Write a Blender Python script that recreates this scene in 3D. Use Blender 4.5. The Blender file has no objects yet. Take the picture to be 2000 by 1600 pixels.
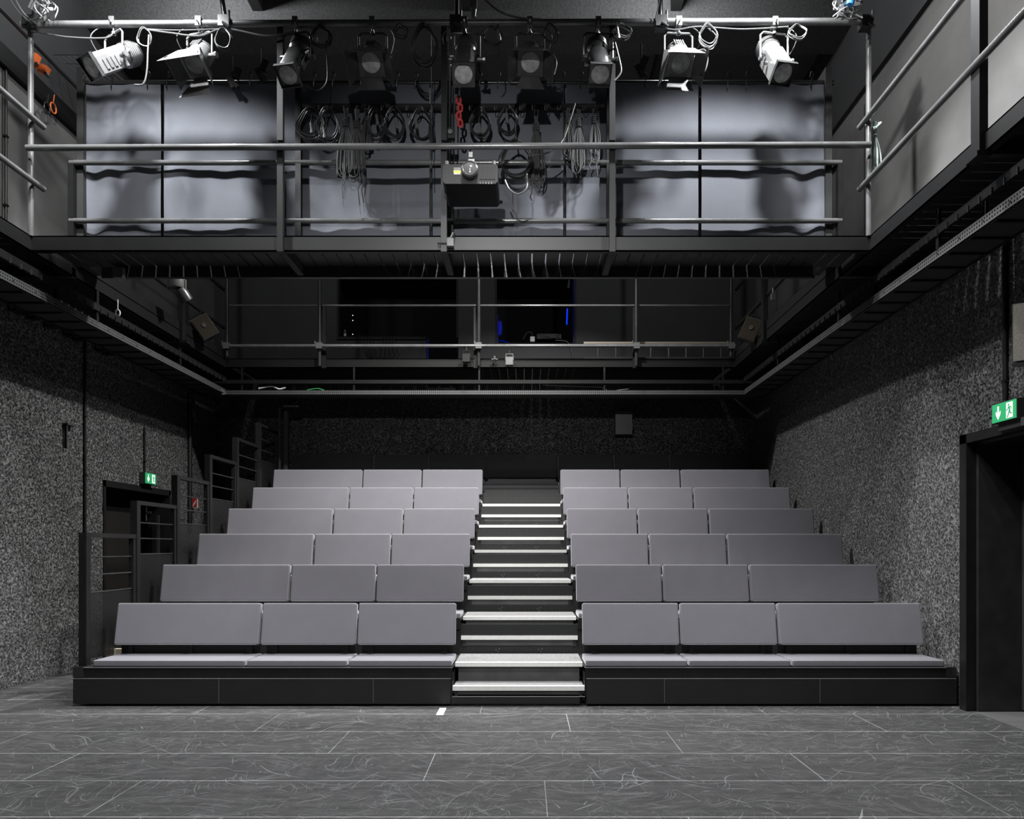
import bpy, bmesh, math, random
from mathutils import Vector, Matrix, Euler
random.seed(7)
PI = math.pi
R = math.radians
F = 1450.0          # focal length in px of a 2000 px wide frame
EYE = 1.425
VX, VY = 1026.0, 1072.0
def at(x, y, Y):    # a point at depth Y
    return Vector(((x - VX) * Y / F, Y, EYE - (y - VY) * Y / F))
col = bpy.context.scene.collection

# ------------------------------------------------------------------ materials
def new_mat(name):
    m = bpy.data.materials.new(name); m.use_nodes = True
    nt = m.node_tree
    return m, nt, nt.nodes['Principled BSDF']
def N(nt, t, **kw):
    n = nt.nodes.new(t)
    for k, v in kw.items(): setattr(n, k, v)
    return n
def simple(name, c, rough=0.5, metal=0.0, emis=None, es=0.0, noise=0.0, nscale=30, bump=0.0, bscale=200, spec=0.5):
    m, nt, b = new_mat(name)
    if not isinstance(c, tuple): c = (c, c, c)
    b.inputs['Base Color'].default_value = (*c, 1)
    b.inputs['Roughness'].default_value = rough
    b.inputs['Metallic'].default_value = metal
    b.inputs['Specular IOR Level'].default_value = spec
    if emis:
        b.inputs['Emission Color'].default_value = (*emis, 1); b.inputs['Emission Strength'].default_value = es
    tc = N(nt, 'ShaderNodeTexCoord')
    if noise:
        n = N(nt, 'ShaderNodeTexNoise'); n.inputs['Scale'].default_value = nscale; n.inputs['Detail'].default_value = 5
        nt.links.new(tc.outputs['Object'], n.inputs['Vector'])
        mr = N(nt, 'ShaderNodeMapRange'); mr.inputs[1].default_value = .3; mr.inputs[2].default_value = .7
        mr.inputs[3].default_value = 1 - noise; mr.inputs[4].default_value = 1 + noise
        nt.links.new(n.outputs['Fac'], mr.inputs[0])
        mx = N(nt, 'ShaderNodeVectorMath', operation='SCALE'); mx.inputs[0].default_value = c
        nt.links.new(mr.outputs[0], mx.inputs['Scale']); nt.links.new(mx.outputs[0], b.inputs['Base Color'])
    if bump:
        n = N(nt, 'ShaderNodeTexNoise'); n.inputs['Scale'].default_value = bscale; n.inputs['Detail'].default_value = 3
        nt.links.new(tc.outputs['Object'], n.inputs['Vector'])
        bp = N(nt, 'ShaderNodeBump'); bp.inputs['Strength'].default_value = bump; bp.inputs['Distance'].default_value = .01
        nt.links.new(n.outputs['Fac'], bp.inputs['Height']); nt.links.new(bp.outputs[0], b.inputs['Normal'])
    return m
M = {}
M['black'] = simple('black_metal', .006, .45, noise=.25, nscale=8, spec=.35)
M['steel'] = simple('dark_steel', .020, .30, noise=.25, nscale=6)
M['tube'] = simple('tube_paint', .09, .2, noise=.2, nscale=6)
M['beam'] = simple('beam_paint', .006, .45, noise=.2, nscale=3, spec=.3)
M['plank'] = simple('walkway_plank', .010, .6, noise=.3, nscale=10)
M['matte'] = simple('matte_black', .012, .8)
M['void'] = simple('void_black', .004, .9)
M['chrome'] = simple('bare_metal', .45, .3, 1.0)
M['nosing'] = simple('white_nosing', (.62, .62, .60), .5, noise=.05)
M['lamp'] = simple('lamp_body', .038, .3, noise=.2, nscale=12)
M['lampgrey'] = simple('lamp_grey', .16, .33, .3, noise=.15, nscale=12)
M['rubber'] = simple('cable_black', .02, .4)
M['rope'] = simple('black_rope', .045, .7, bump=.4, bscale=300)
M['greencord'] = simple('pale_cord', (.26, .31, .29), .6)
M['cablegrey'] = simple('cable_grey', .09, .35)
M['red'] = simple('red_strap', (.3, .02, .02), .5)
M['orange'] = simple('orange_strap', (.75, .16, .04), .5)
M['blue'] = simple('blue_plastic', (.03, .22, .6), .4)
M['white'] = simple('white_plastic', .7, .5)
M['tape'] = simple('white_tape', .75, .7)
M['grillebrown'] = simple('speaker_grille', (.022, .018, .013), .9, noise=.2, nscale=150, spec=.1)
M['signgreen'] = simple('sign_green', (.02, .27, .10), .5, emis=(.02, .30, .11), es=.35)
M['signwhite'] = simple('sign_white', .8, .5, emis=(1, 1, 1), es=.45)
M['signred'] = simple('sign_red', (.28, .015, .02), .5)
M['signcream'] = simple('sign_cream', (.6, .56, .48), .6)
M['yellow'] = simple('label_yellow', (.7, .7, .05), .5)
M['lens'] = simple('lens_glass', .33, .25, .0, noise=.35, nscale=18)
M['lensdark'] = simple('lens_dark', .08, .12)
M['fascia'] = simple('fascia_panel', .0065, .5, noise=.2, nscale=4)
M['line'] = simple('joint_line', .12, .6)
M['stepriser'] = simple('step_riser', .055, .55, noise=.3, nscale=5)
M['wood'] = simple('bare_plywood', (.5, .44, .34), .6)
M['bluelight'] = simple('blue_glow', (.0, .02, .3), .5, emis=(.0, .04, 1.0), es=.9)
M['bluedim'] = simple('blue_dim', (.0, .0, .05), .5, emis=(.0, .01, .6), es=.05)
M['led'] = simple('led_white', .8, .5, emis=(1, 1, 1), es=1.2)

def fabric(name, c, weave=900, fold=0.0, fscale=.8):
    m, nt, b = new_mat(name)
    tc = N(nt, 'ShaderNodeTexCoord')
    n = N(nt, 'ShaderNodeTexNoise'); n.inputs['Scale'].default_value = 220; n.inputs['Detail'].default_value = 2
    n2 = N(nt, 'ShaderNodeTexNoise'); n2.inputs['Scale'].default_value = 3.5
    nt.links.new(tc.outputs['Object'], n.inputs['Vector']); nt.links.new(tc.outputs['Object'], n2.inputs['Vector'])
    a = N(nt, 'ShaderNodeMapRange'); a.inputs[3].default_value = .80; a.inputs[4].default_value = 1.20; nt.links.new(n.outputs['Fac'], a.inputs[0])
    d = N(nt, 'ShaderNodeMapRange'); d.inputs[3].default_value = .90; d.inputs[4].default_value = 1.10; nt.links.new(n2.outputs['Fac'], d.inputs[0])
    mm = N(nt, 'ShaderNodeMath', operation='MULTIPLY'); nt.links.new(a.outputs[0], mm.inputs[0]); nt.links.new(d.outputs[0], mm.inputs[1])
    sc = N(nt, 'ShaderNodeVectorMath', operation='SCALE'); sc.inputs[0].default_value = c; nt.links.new(mm.outputs[0], sc.inputs['Scale'])
    nt.links.new(sc.outputs[0], b.inputs['Base Color'])
    b.inputs['Roughness'].default_value = .85; b.inputs['Specular IOR Level'].default_value = .2
    b.inputs['Sheen Weight'].default_value = .25; b.inputs['Sheen Roughness'].default_value = .4
    bp = N(nt, 'ShaderNodeBump'); bp.inputs['Strength'].default_value = .25; bp.inputs['Distance'].default_value = .003
    nt.links.new(n.outputs['Fac'], bp.inputs['Height']); nt.links.new(bp.outputs[0], b.inputs['Normal'])
    return m
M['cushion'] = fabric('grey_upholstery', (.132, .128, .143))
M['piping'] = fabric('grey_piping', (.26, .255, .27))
M['darkcushion'] = fabric('dark_upholstery', (.022, .0215, .024))  # same fabric in a much darker grey, rearmost row only
M['drape'] = fabric('stage_drape', (.105, .110, .125))

def plaster(name, base, rough_bump, scale, light=1.0):
    m, nt, b = new_mat(name)
    tc = N(nt, 'ShaderNodeTexCoord')
    mp = N(nt, 'ShaderNodeMapping'); nt.links.new(tc.outputs['Object'], mp.inputs['Vector'])
    w = N(nt, 'ShaderNodeTexNoise'); w.inputs['Scale'].default_value = 4; nt.links.new(mp.outputs[0], w.inputs['Vector'])
    ad = N(nt, 'ShaderNodeMix', data_type='RGBA'); ad.blend_type = 'ADD'; ad.inputs['Factor'].default_value = .10
    nt.links.new(mp.outputs[0], ad.inputs[6]); nt.links.new(w.outputs['Color'], ad.inputs[7])
    v = N(nt, 'ShaderNodeTexVoronoi'); v.inputs['Scale'].default_value = scale; v.feature = 'SMOOTH_F1'
    nt.links.new(ad.outputs[2], v.inputs['Vector'])
    n = N(nt, 'ShaderNodeTexNoise'); n.inputs['Scale'].default_value = scale * 1.1; n.inputs['Detail'].default_value = 4; n.inputs['Roughness'].default_value = .65
    n.inputs['Distortion'].default_value = 1.2
    nt.links.new(ad.outputs[2], n.inputs['Vector'])
    s = N(nt, 'ShaderNodeMath', operation='MULTIPLY_ADD'); s.inputs[1].default_value = .45
    nt.links.new(v.outputs['Distance'], s.inputs[0]); nt.links.new(n.outputs['Fac'], s.inputs[2])
    bp = N(nt, 'ShaderNodeBump'); bp.inputs['Strength'].default_value = 1.0; bp.inputs['Distance'].default_value = rough_bump
    nt.links.new(s.outputs[0], bp.inputs['Height']); nt.links.new(bp.outputs[0], b.inputs['Normal'])
    cr = N(nt, 'ShaderNodeMapRange'); cr.inputs[1].default_value = .60; cr.inputs[2].default_value = .90; cr.inputs[3].default_value = base * .05; cr.inputs[4].default_value = base * 3.2  # relief shading painted into the colour: hollows darkened, bumps lightened
    nt.links.new(s.outputs[0], cr.inputs[0]); nt.links.new(cr.outputs[0], b.inputs['Base Color'])
    b.inputs['Roughness'].default_value = .42; b.inputs['Specular IOR Level'].default_value = .6
    return m
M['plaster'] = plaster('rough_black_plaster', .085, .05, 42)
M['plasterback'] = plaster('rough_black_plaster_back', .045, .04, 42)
M['concrete'] = simple('painted_concrete', (.105, .103, .100), .7, noise=.22, nscale=1.6, bump=.15, bscale=40)
M['acoustic'] = simple('ceiling_board', .05, .85, noise=.35, nscale=45, bump=.5, bscale=60)
M['backupper'] = simple('dark_painted_wall', (.024, .024, .025), .7, noise=.15, nscale=2)

def tread_mat():
    m, nt, b = new_mat('speckled_carpet')
    tc = N(nt, 'ShaderNodeTexCoord')
    n = N(nt, 'ShaderNodeTexNoise'); n.inputs['Scale'].default_value = 160; n.inputs['Detail'].default_value = 3
    nt.links.new(tc.outputs['Object'], n.inputs['Vector'])
    cr = N(nt, 'ShaderNodeMapRange'); cr.inputs[1].default_value = .35; cr.inputs[2].default_value = .65; cr.inputs[3].default_value = .045; cr.inputs[4].default_value = .21
    nt.links.new(n.outputs['Fac'], cr.inputs[0]); nt.links.new(cr.outputs[0], b.inputs['Base Color'])
    b.inputs['Roughness'].default_value = .9
    return m
M['tread'] = tread_mat()

def perforated(name, axes, pitch, rad, c=.02, through=True, holes_only=None):
    m, nt, b = new_mat(name)
    b.inputs['Base Color'].default_value = (c, c, c, 1); b.inputs['Roughness'].default_value = .45
    tc = N(nt, 'ShaderNodeTexCoord'); sp = N(nt, 'ShaderNodeSeparateXYZ'); nt.links.new(tc.outputs['Object'], sp.inputs[0])
    sq = []
    for i, a in enumerate(axes):
        d = N(nt, 'ShaderNodeMath', operation='DIVIDE'); d.inputs[1].default_value = pitch; nt.links.new(sp.outputs[a], d.inputs[0])
        f = N(nt, 'ShaderNodeMath', operation='FRACT'); nt.links.new(d.outputs[0], f.inputs[0])
        s = N(nt, 'ShaderNodeMath', operation='SUBTRACT'); s.inputs[1].default_value = .5; nt.links.new(f.outputs[0], s.inputs[0])
        p = N(nt, 'ShaderNodeMath', operation='MULTIPLY'); nt.links.new(s.outputs[0], p.inputs[0]); nt.links.new(s.outputs[0], p.inputs[1])
        sq.append(p)
    ad = N(nt, 'ShaderNodeMath', operation='ADD'); nt.links.new(sq[0].outputs[0], ad.inputs[0]); nt.links.new(sq[1].outputs[0], ad.inputs[1])
    lt = N(nt, 'ShaderNodeMath', operation='LESS_THAN'); lt.inputs[1].default_value = rad * rad; nt.links.new(ad.outputs[0], lt.inputs[0])
    out = nt.nodes['Material Output']
    mx = N(nt, 'ShaderNodeMixShader'); nt.links.new(lt.outputs[0], mx.inputs[0]); nt.links.new(b.outputs[0], mx.inputs[1])
    if through:
        t = N(nt, 'ShaderNodeBsdfTransparent')
    else:
        t = N(nt, 'ShaderNodeBsdfDiffuse'); t.inputs[0].default_value = (.002, .002, .002, 1)
    nt.links.new(t.outputs[0], mx.inputs[2]); nt.links.new(mx.outputs[0], out.inputs['Surface'])
    return m
M['meshYZ'] = perforated('perforated_sheet_side', (1, 2), .013, .36, .008)
M['meshXZ'] = perforated('perforated_sheet_front', (0, 2), .013, .34, .028, through=False)
M['trayside'] = perforated('slotted_steel_side', (1, 2), .030, .24, .06, through=False)
M['trayback'] = perforated('slotted_steel_back', (0, 2), .030, .24, .05, through=False)

def floor_mat():
    m, nt, b = new_mat('scuffed_stage_floor')
    L = nt.links.new
    geo = N(nt, 'ShaderNodeNewGeometry'); sp = N(nt, 'ShaderNodeSeparateXYZ'); L(geo.outputs['Position'], sp.inputs[0])
    def mth(op, a, bb=None, c=None):
        n = N(nt, 'ShaderNodeMath', operation=op)
        for i, v in enumerate((a, bb, c)):
            if v is None: continue
            if isinstance(v, (int, float)): n.inputs[i].default_value = v
            else: L(v, n.inputs[i])
        return n.outputs[0]
    # rows of boards .614 m deep counted from Y = 6.40 towards the camera
    rowf = mth('DIVIDE', mth('SUBTRACT', 6.40, sp.outputs[1]), .614)
    row = mth('FLOOR', rowf)
    rfr = mth('SUBTRACT', rowf, row)
    dy = mth('MULTIPLY', mth('MINIMUM', rfr, mth('SUBTRACT', 1.0, rfr)), .614)
    liney = mth('LESS_THAN', dy, .0042)
    xo = mth('DIVIDE', mth('SUBTRACT', sp.outputs[0], mth('MULTIPLY_ADD', row, .745, .353)), 2.47)
    xf = mth('FRACT', xo)
    dx = mth('MULTIPLY', mth('MINIMUM', xf, mth('SUBTRACT', 1.0, xf)), 2.47)
    linex = mth('LESS_THAN', dx, .0025)
    line = mth('MAXIMUM', liney, linex)
    brk = N(nt, 'ShaderNodeTexNoise'); brk.inputs['Scale'].default_value = 1.3; brk.inputs['Detail'].default_value = 4; L(geo.outputs['Position'], brk.inputs['Vector'])
    linew = mth('MULTIPLY', line, mth('MULTIPLY_ADD', brk.outputs['Fac'], 1.6, -.3))
    # scratches : thin edges of warped cells, kept only in patches
    tot = None
    for (scale, warp, th, mlo, seed, rot, sy) in ((1.9, 1.2, .0035, .60, 0, .3, 1), (3.7, .9, .0045, .61, 11, 1.1, 1), (6.5, 1.4, .010, .58, 23, 2.0, .6), (11.0, 1.0, .014, .59, 41, .6, .5), (5.0, .4, .006, .58, 57, 2.7, .35)):
        mp = N(nt, 'ShaderNodeMapping'); mp.inputs['Location'].default_value = (seed, seed * .7, 0); mp.inputs['Rotation'].default_value = (0, 0, rot); mp.inputs['Scale'].default_value = (1, sy, 1)
        L(geo.outputs['Position'], mp.inputs['Vector'])
        wn = N(nt, 'ShaderNodeTexNoise'); wn.inputs['Scale'].default_value = scale * .6; wn.inputs['Detail'].default_value = 1.0; L(mp.outputs[0], wn.inputs['Vector'])
        ws = N(nt, 'ShaderNodeVectorMath', operation='SCALE'); ws.inputs['Scale'].default_value = warp; L(wn.outputs['Color'], ws.inputs[0])
        wa = N(nt, 'ShaderNodeVectorMath', operation='ADD'); L(mp.outputs[0], wa.inputs[0]); L(ws.outputs[0], wa.inputs[1])
        vo = N(nt, 'ShaderNodeTexVoronoi'); vo.feature = 'DISTANCE_TO_EDGE'; vo.inputs['Scale'].default_value = scale; L(wa.outputs[0], vo.inputs['Vector'])
        ms = N(nt, 'ShaderNodeTexNoise'); ms.inputs['Scale'].default_value = scale * 1.7; ms.inputs['Detail'].default_value = 2; L(mp.outputs[0], ms.inputs['Vector'])
        mk = N(nt, 'ShaderNodeMapRange'); mk.inputs[1].default_value = mlo - .06; mk.inputs[2].default_value = mlo + .10; L(ms.outputs['Fac'], mk.inputs[0])
        s = mth('MULTIPLY', mth('MULTIPLY', mth('LESS_THAN', vo.outputs['Distance'], th * .8), mk.outputs[0]), .6)
        tot = s if tot is None else mth('MAXIMUM', tot, s)
    # short straight dashes: stretched cells
    wv = N(nt, 'ShaderNodeTexNoise'); wv.inputs['Scale'].default_value = 1.1; wv.inputs['Detail'].default_value = 1; L(geo.outputs['Position'], wv.inputs['Vector'])
    wsc = N(nt, 'ShaderNodeVectorMath', operation='SCALE'); wsc.inputs['Scale'].default_value = .9; L(wv.outputs['Color'], wsc.inputs[0])
    wad = N(nt, 'ShaderNodeVectorMath', operation='ADD'); L(geo.outputs['Position'], wad.inputs[0]); L(wsc.outputs[0], wad.inputs[1])
    for q, (rot, s_, st, th, am) in enumerate(((.2, 2.2, 60, .30, 1.0), (.8, 3.5, 40, .26, .8), (1.5, 3.0, 50, .22, .7), (2.2, 2.6, 55, .28, .9), (2.8, 4.5, 34, .30, .8), (.45, 6.0, 26, .30, .7), (1.9, 6.5, 24, .28, .6), (2.5, 1.3, 110, .25, .8), (3.0, 8.0, 20, .30, .6))):
        r1 = N(nt, 'ShaderNodeMapping'); r1.vector_type = 'POINT'; r1.inputs['Rotation'].default_value = (0, 0, rot); r1.inputs['Location'].default_value = (q * 3.7, q * 1.9, 0); L(wad.outputs[0], r1.inputs['Vector'])
        r2 = N(nt, 'ShaderNodeMapping'); r2.inputs['Scale'].default_value = (s_, s_ * st, 0); L(r1.outputs[0], r2.inputs['Vector'])
        vo = N(nt, 'ShaderNodeTexVoronoi'); vo.voronoi_dimensions = '2D'; vo.inputs['Scale'].default_value = 1; L(r2.outputs[0], vo.inputs['Vector'])
        sepc = N(nt, 'ShaderNodeSeparateColor'); L(vo.outputs['Color'], sepc.inputs[0])
        keep = mth('LESS_THAN', sepc.outputs[0], .085 if st < 50 else .05)
        d_ = mth('MULTIPLY', mth('MULTIPLY', mth('LESS_THAN', vo.outputs['Distance'], mth('MULTIPLY', sepc.outputs[1], th * 1.6)), keep), mth('MULTIPLY', sepc.outputs[2], am))
        tot = mth('MAXIMUM', tot, d_)
    # fine brushed haze
    hz = N(nt, 'ShaderNodeTexNoise'); hz.inputs['Scale'].default_value = 3; hz.inputs['Detail'].default_value = 8; hz.inputs['Roughness'].default_value = .75
    hm = N(nt, 'ShaderNodeMapping'); hm.inputs['Scale'].default_value = (1, 5, 1); hm.inputs['Rotation'].default_value = (0, 0, .35); L(geo.outputs['Position'], hm.inputs['Vector']); L(hm.outputs[0], hz.inputs['Vector'])
    base = N(nt, 'ShaderNodeMapRange'); base.inputs[1].default_value = .3; base.inputs[2].default_value = .75; base.inputs[3].default_value = .032; base.inputs[4].default_value = .074; L(hz.outputs['Fac'], base.inputs[0])
    c1 = mth('MULTIPLY_ADD', tot, .17, base.outputs[0])
    c2 = mth('MULTIPLY_ADD', mth('MAXIMUM', linew, 0.0), .42, c1)
    dots = N(nt, 'ShaderNodeTexVoronoi'); dots.inputs['Scale'].default_value = 7; L(geo.outputs['Position'], dots.inputs['Vector'])
    c3 = mth('MULTIPLY_ADD', mth('LESS_THAN', dots.outputs['Distance'], .035), .25, c2)
    L(c3, b.inputs['Base Color'])
    rg = N(nt, 'ShaderNodeMapRange'); rg.inputs[3].default_value = .24; rg.inputs[4].default_value = .42; L(hz.outputs['Fac'], rg.inputs[0]); L(rg.outputs[0], b.inputs['Roughness'])
    b.inputs['Specular IOR Level'].default_value = .45
    return m
M['floor'] = floor_mat()

# ------------------------------------------------------------------ mesh builder
class MB:
    def __init__(s): s.v = []; s.f = []
    def add(s, vs, fs):
        o = len(s.v); s.v += [tuple(v) for v in vs]; s.f += [tuple(o + i for i in f) for f in fs]; return s
    def box(s, x0, x1, y0, y1, z0, z1, mat=None):
        vs = [Vector((x, y, z)) for x in (x0, x1) for y in (y0, y1) for z in (z0, z1)]
        if mat: vs = [mat @ v for v in vs]
        return s.add(vs, [(0, 1, 3, 2), (4, 6, 7, 5), (0, 4, 5, 1), (2, 3, 7, 6), (0, 2, 6, 4), (1, 5, 7, 3)])
    def cbox(s, c, sz, rot=None):
        m = Matrix.Translation(c) @ (rot.to_4x4() if rot else Matrix.Identity(4))
        a, b, d = sz[0] / 2, sz[1] / 2, sz[2] / 2
        return s.box(-a, a, -b, b, -d, d, m)
    def cyl(s, p0, p1, r, n=14, r2=None, cap=True):
        p0, p1 = Vector(p0), Vector(p1); r2 = r if r2 is None else r2
        d = (p1 - p0).normalized(); q = d.to_track_quat('Z', 'Y')
        ring = [q @ Vector((math.cos(2 * PI * i / n), math.sin(2 * PI * i / n), 0)) for i in range(n)]
        vs = [p0 + v * r for v in ring] + [p1 + v * r2 for v in ring]
        fs = [(i, (i + 1) % n, n + (i + 1) % n, n + i) for i in range(n)]
        if cap: fs += [tuple(range(n))[::-1], tuple(range(n, 2 * n))]
        return s.add(vs, fs)
    def tube(s, pts, r, n=7, closed=False, cap=True):
        pts = [Vector(p) for p in pts]; m = len(pts); vs = []; prev = None
        for i, p in enumerate(pts):
            if closed: t = pts[(i + 1) % m] - pts[i - 1]
            else: t = pts[min(i + 1, m - 1)] - pts[max(i - 1, 0)]
            t = t.normalized() if t.length > 1e-9 else Vector((0, 0, 1))
            if prev is None:
                a = Vector((0, 0, 1)) if abs(t.z) < .9 else Vector((1, 0, 0))
                u = t.cross(a).normalized()
            else:
                u = prev - t * prev.dot(t)
                u = u.normalized() if u.length > 1e-6 else t.orthogonal().normalized()
            prev = u; w = t.cross(u)
            for k in range(n):
                a = 2 * PI * k / n; vs.append(p + (u * math.cos(a) + w * math.sin(a)) * r)
        fs = []
        for i in range(m if closed else m - 1):
            j = (i + 1) % m
            for k in range(n): fs.append((i * n + k, i * n + (k + 1) % n, j * n + (k + 1) % n, j * n + k))
        if cap and not closed: fs += [tuple(range(n))[::-1], tuple(range((m - 1) * n, m * n))]
        return s.add(vs, fs)
    def lathe(s, prof, mat=None, n=24):     # prof: (r, y) along local Y
        vs = []
        for r, y in prof:
            for i in range(n):
                a = 2 * PI * i / n; v = Vector((r * math.cos(a), y, r * math.sin(a))); vs.append(mat @ v if mat else v)
        fs = []
        for j in range(len(prof) - 1):
            for i in range(n): fs.append((j * n + i, (j + 1) * n + i, (j + 1) * n + (i + 1) % n, j * n + (i + 1) % n))
        fs += [tuple(range(n)), tuple(range((len(prof) - 1) * n, len(prof) * n))[::-1]]
        return s.add(vs, fs)
    def prism(s, poly, fn, t0, t1):         # poly of (a,b), fn(a,b,t)->point
        n = len(poly)
        vs = [fn(a, b, t0) for a, b in poly] + [fn(a, b, t1) for a, b in poly]
        fs = [(i, (i + 1) % n, n + (i + 1) % n, n + i) for i in range(n)] + [tuple(range(n))[::-1], tuple(range(n, 2 * n))]
        return s.add(vs, fs)
    def build(s, name, mat, parent=None, sharp=35, origin=None):
        me = bpy.data.meshes.new(name)
        vs = s.v
        if origin is not None:
            o = Vector(origin); vs = [tuple(Vector(v) - o) for v in s.v]
        me.from_pydata(vs, [], s.f)
        bm = bmesh.new(); bm.from_mesh(me); bmesh.ops.recalc_face_normals(bm, faces=bm.faces); bm.to_mesh(me); bm.free()
        me.shade_smooth(); me.set_sharp_from_angle(angle=R(sharp))
        me.materials.append(mat)
        ob = bpy.data.objects.new(name, me); col.objects.link(ob)
        if origin is not None: ob.location = origin
        if parent: ob.parent = parent
        return ob
def tag(o, label=None, cat=None, group=None, kind=None):
    if label: o['label'] = label
    if cat: o['category'] = cat
    if group: o['group'] = group
    if kind: o['kind'] = kind
    return o
def empty(name, loc=(0, 0, 0), rz=0):
    e = bpy.data.objects.new(name, None); e.location = loc; e.rotation_euler = (0, 0, rz); e.empty_display_size = .1
    col.objects.link(e); return e
def copy_tree(o, parent=None):
    c = o.copy(); col.objects.link(c); c.parent = parent
    for ch in [x for x in bpy.data.objects if x.parent == o]: copy_tree(ch, c)
    return c
def struct(o): o['kind'] = 'structure'; return o
def box_obj(name, b, mat, parent=None): return MB().box(*b).build(name, mat, parent)
def smooth_path(pts, k=6):
    pts = [Vector(p) for p in pts]; out = []
    for i in range(len(pts) - 1):
        p0 = pts[max(i - 1, 0)]; p1 = pts[i]; p2 = pts[i + 1]; p3 = pts[min(i + 2, len(pts) - 1)]
        for j in range(k):
            t = j / k
            out.append(.5 * ((2 * p1) + (p2 - p0) * t + (2 * p0 - 5 * p1 + 4 * p2 - p3) * t * t + (3 * p1 - p0 - 3 * p2 + p3) * t ** 3))
    out.append(pts[-1]); return out
ORD = ['first', 'second', 'third', 'fourth', 'fifth', 'sixth', 'seventh', 'eighth', 'ninth', 'tenth', 'eleventh', 'twelfth', 'thirteenth', 'fourteenth', 'fifteenth', 'sixteenth', 'seventeenth', 'eighteenth']

# ------------------------------------------------------------------ room shell
XL, XR, YB = -5.30, 3.93, 12.65
XIL, XIR = -4.56, 3.18          # inner edges of the side galleries
ZD, ZU = 4.31, 4.24             # gallery deck top / underside
CEIL = 8.02
Y0 = -4.0
struct(box_obj('floor', (XL - .3, XR + 1.4, Y0, YB, -.10, 0), M['floor']))
# left wall with door opening  (Y 9.31..11.07, z<2.29)
w = MB(); w.box(XL - .3, XL, Y0, 9.31, 0, 4.1); w.box(XL - .3, XL, 11.07, YB, 0, 4.1); w.box(XL - .3, XL, 9.31, 11.07, 2.29, 4.1)
struct(w.build('wall_left', M['plaster']))
# right wall with door opening (Y 5.0..6.50, z<2.36)
w = MB(); w.box(XR, XR + .3, Y0, 4.9, 0, 4.1); w.box(XR, XR + .3, 6.52, YB, 0, 4.1); w.box(XR, XR + .3, 4.9, 6.52, 2.36, 4.1)
struct(w.build('wall_right', M['plaster']))
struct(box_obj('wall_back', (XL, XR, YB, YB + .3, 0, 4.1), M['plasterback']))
w = MB(); w.box(XL - .3, XL, Y0, YB, 4.1, 6.30); struct(w.build('wall_upper_left', M['concrete']))
w = MB(); w.box(XR, XR + .3, Y0, YB, 4.1, 6.57); struct(w.build('wall_upper_right', M['concrete']))
w = MB(); w.box(XL - .3, XL + .06, Y0, YB, 6.30, 6.50); struct(w.build('trim_1', M['beam']))
w = MB(); w.box(XR + .03, XR + .3, Y0, YB, 6.57, 6.76); struct(w.build('trim_2', M['concrete']))
w = MB(); w.box(XL - .3, XL + .02, Y0, YB, 6.50, CEIL); struct(w.build('wall_top_left', M['backupper']))
w = MB(); w.box(XR - .02, XR + .3, Y0, YB, 6.76, CEIL); struct(w.build('wall_top_right', M['backupper']))
struct(box_obj('wall_front', (XL, XR, Y0 - .3, Y0, 0, CEIL), M['backupper']))
# panel joints in the upper walls
j = MB()
for y in (2.6, 5.6, 8.6): j.box(XR - .004, XR + .01, y - .005, y + .005, ZD, 6.57)
for y in (4.9, 7.52): j.box(XL - .01, XL + .004, y - .005, y + .005, ZD, 6.30)
struct(j.build('trim_3', M['void']))
# ceiling and cross beams
struct(box_obj('ceiling', (XL, XR, Y0, YB, CEIL, CEIL + .2), M['acoustic']))
for i, (y0, y1, zb) in enumerate(((8.885, 9.42, 7.70), (10.55, 11.1, 7.70), (5.2, 5.6, 7.75), (2.5, 2.9, 7.75), (-.3, .1, 7.75))):
    struct(box_obj('ceiling_beam', (XL, XR, y0, y1, zb, CEIL), M['acoustic'] if i < 2 else M['matte']))
for x in (-3.2, -.69, 1.8):
    struct(box_obj('ceiling_beam', (x - .06, x + .06, Y0, YB, 7.86, CEIL), M['matte']))

# back wall above the rear gallery: booth openings
zt = 6.6
X1a, X1b = at(658, 0, YB).x, at(895, 0, YB).x
X1c = at(832, 0, YB).x
X2a, X2b = at(967, 0, YB).x, at(1125, 0, YB).x
s1, s2 = at(0, 660, YB).z, at(0, 672, YB).z
w = MB()
w.box(XL, X1a, YB, YB + .15, 4.1, zt); w.box(X1b, X2a, YB, YB + .15, 4.1, zt); w.box(X2b, XR, YB, YB + .15, 4.1, zt)
w.box(X1a, X1c, YB, YB + .15, 4.1, s1); w.box(X2a, X2b, YB, YB + .15, 4.1, s2); w.box(XL, XR, YB, YB + .15, zt, CEIL)
struct(w.build('wall_upper_back', M['backupper']))
w = MB(); w.box(X1a - .3, X2b + .3, YB + 1.6, YB + 1.7, 4.1, zt); w.box(X1a - .3, X2b + .3, YB + .15, YB + 1.7, zt, zt + .1)
w.box(X1a - .3, X2b + .3, YB + .15, YB + 1.7, 4.1, 4.2); w.box(X1a - .35, X1a - .25, YB + .15, YB + 1.7, 4.1, zt); w.box(X2b + .25, X2b + .35, YB + .15, YB + 1.7, 4.1, zt)
struct(w.build('wall_booth', M['void']))
f = MB()
for (a, b, z0) in ((X1a, X1b, s1), (X2a, X2b, s2)):
    f.box(a, a + .03, YB - .01, YB + .12, z0, zt); f.box(b - .03, b, YB - .01, YB + .12, z0, zt); f.box(a, b if a == X2a else X1c, YB - .03, YB + .14, z0 - .03, z0 + .01)
struct(f.build('window_1', M['matte']))
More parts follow.
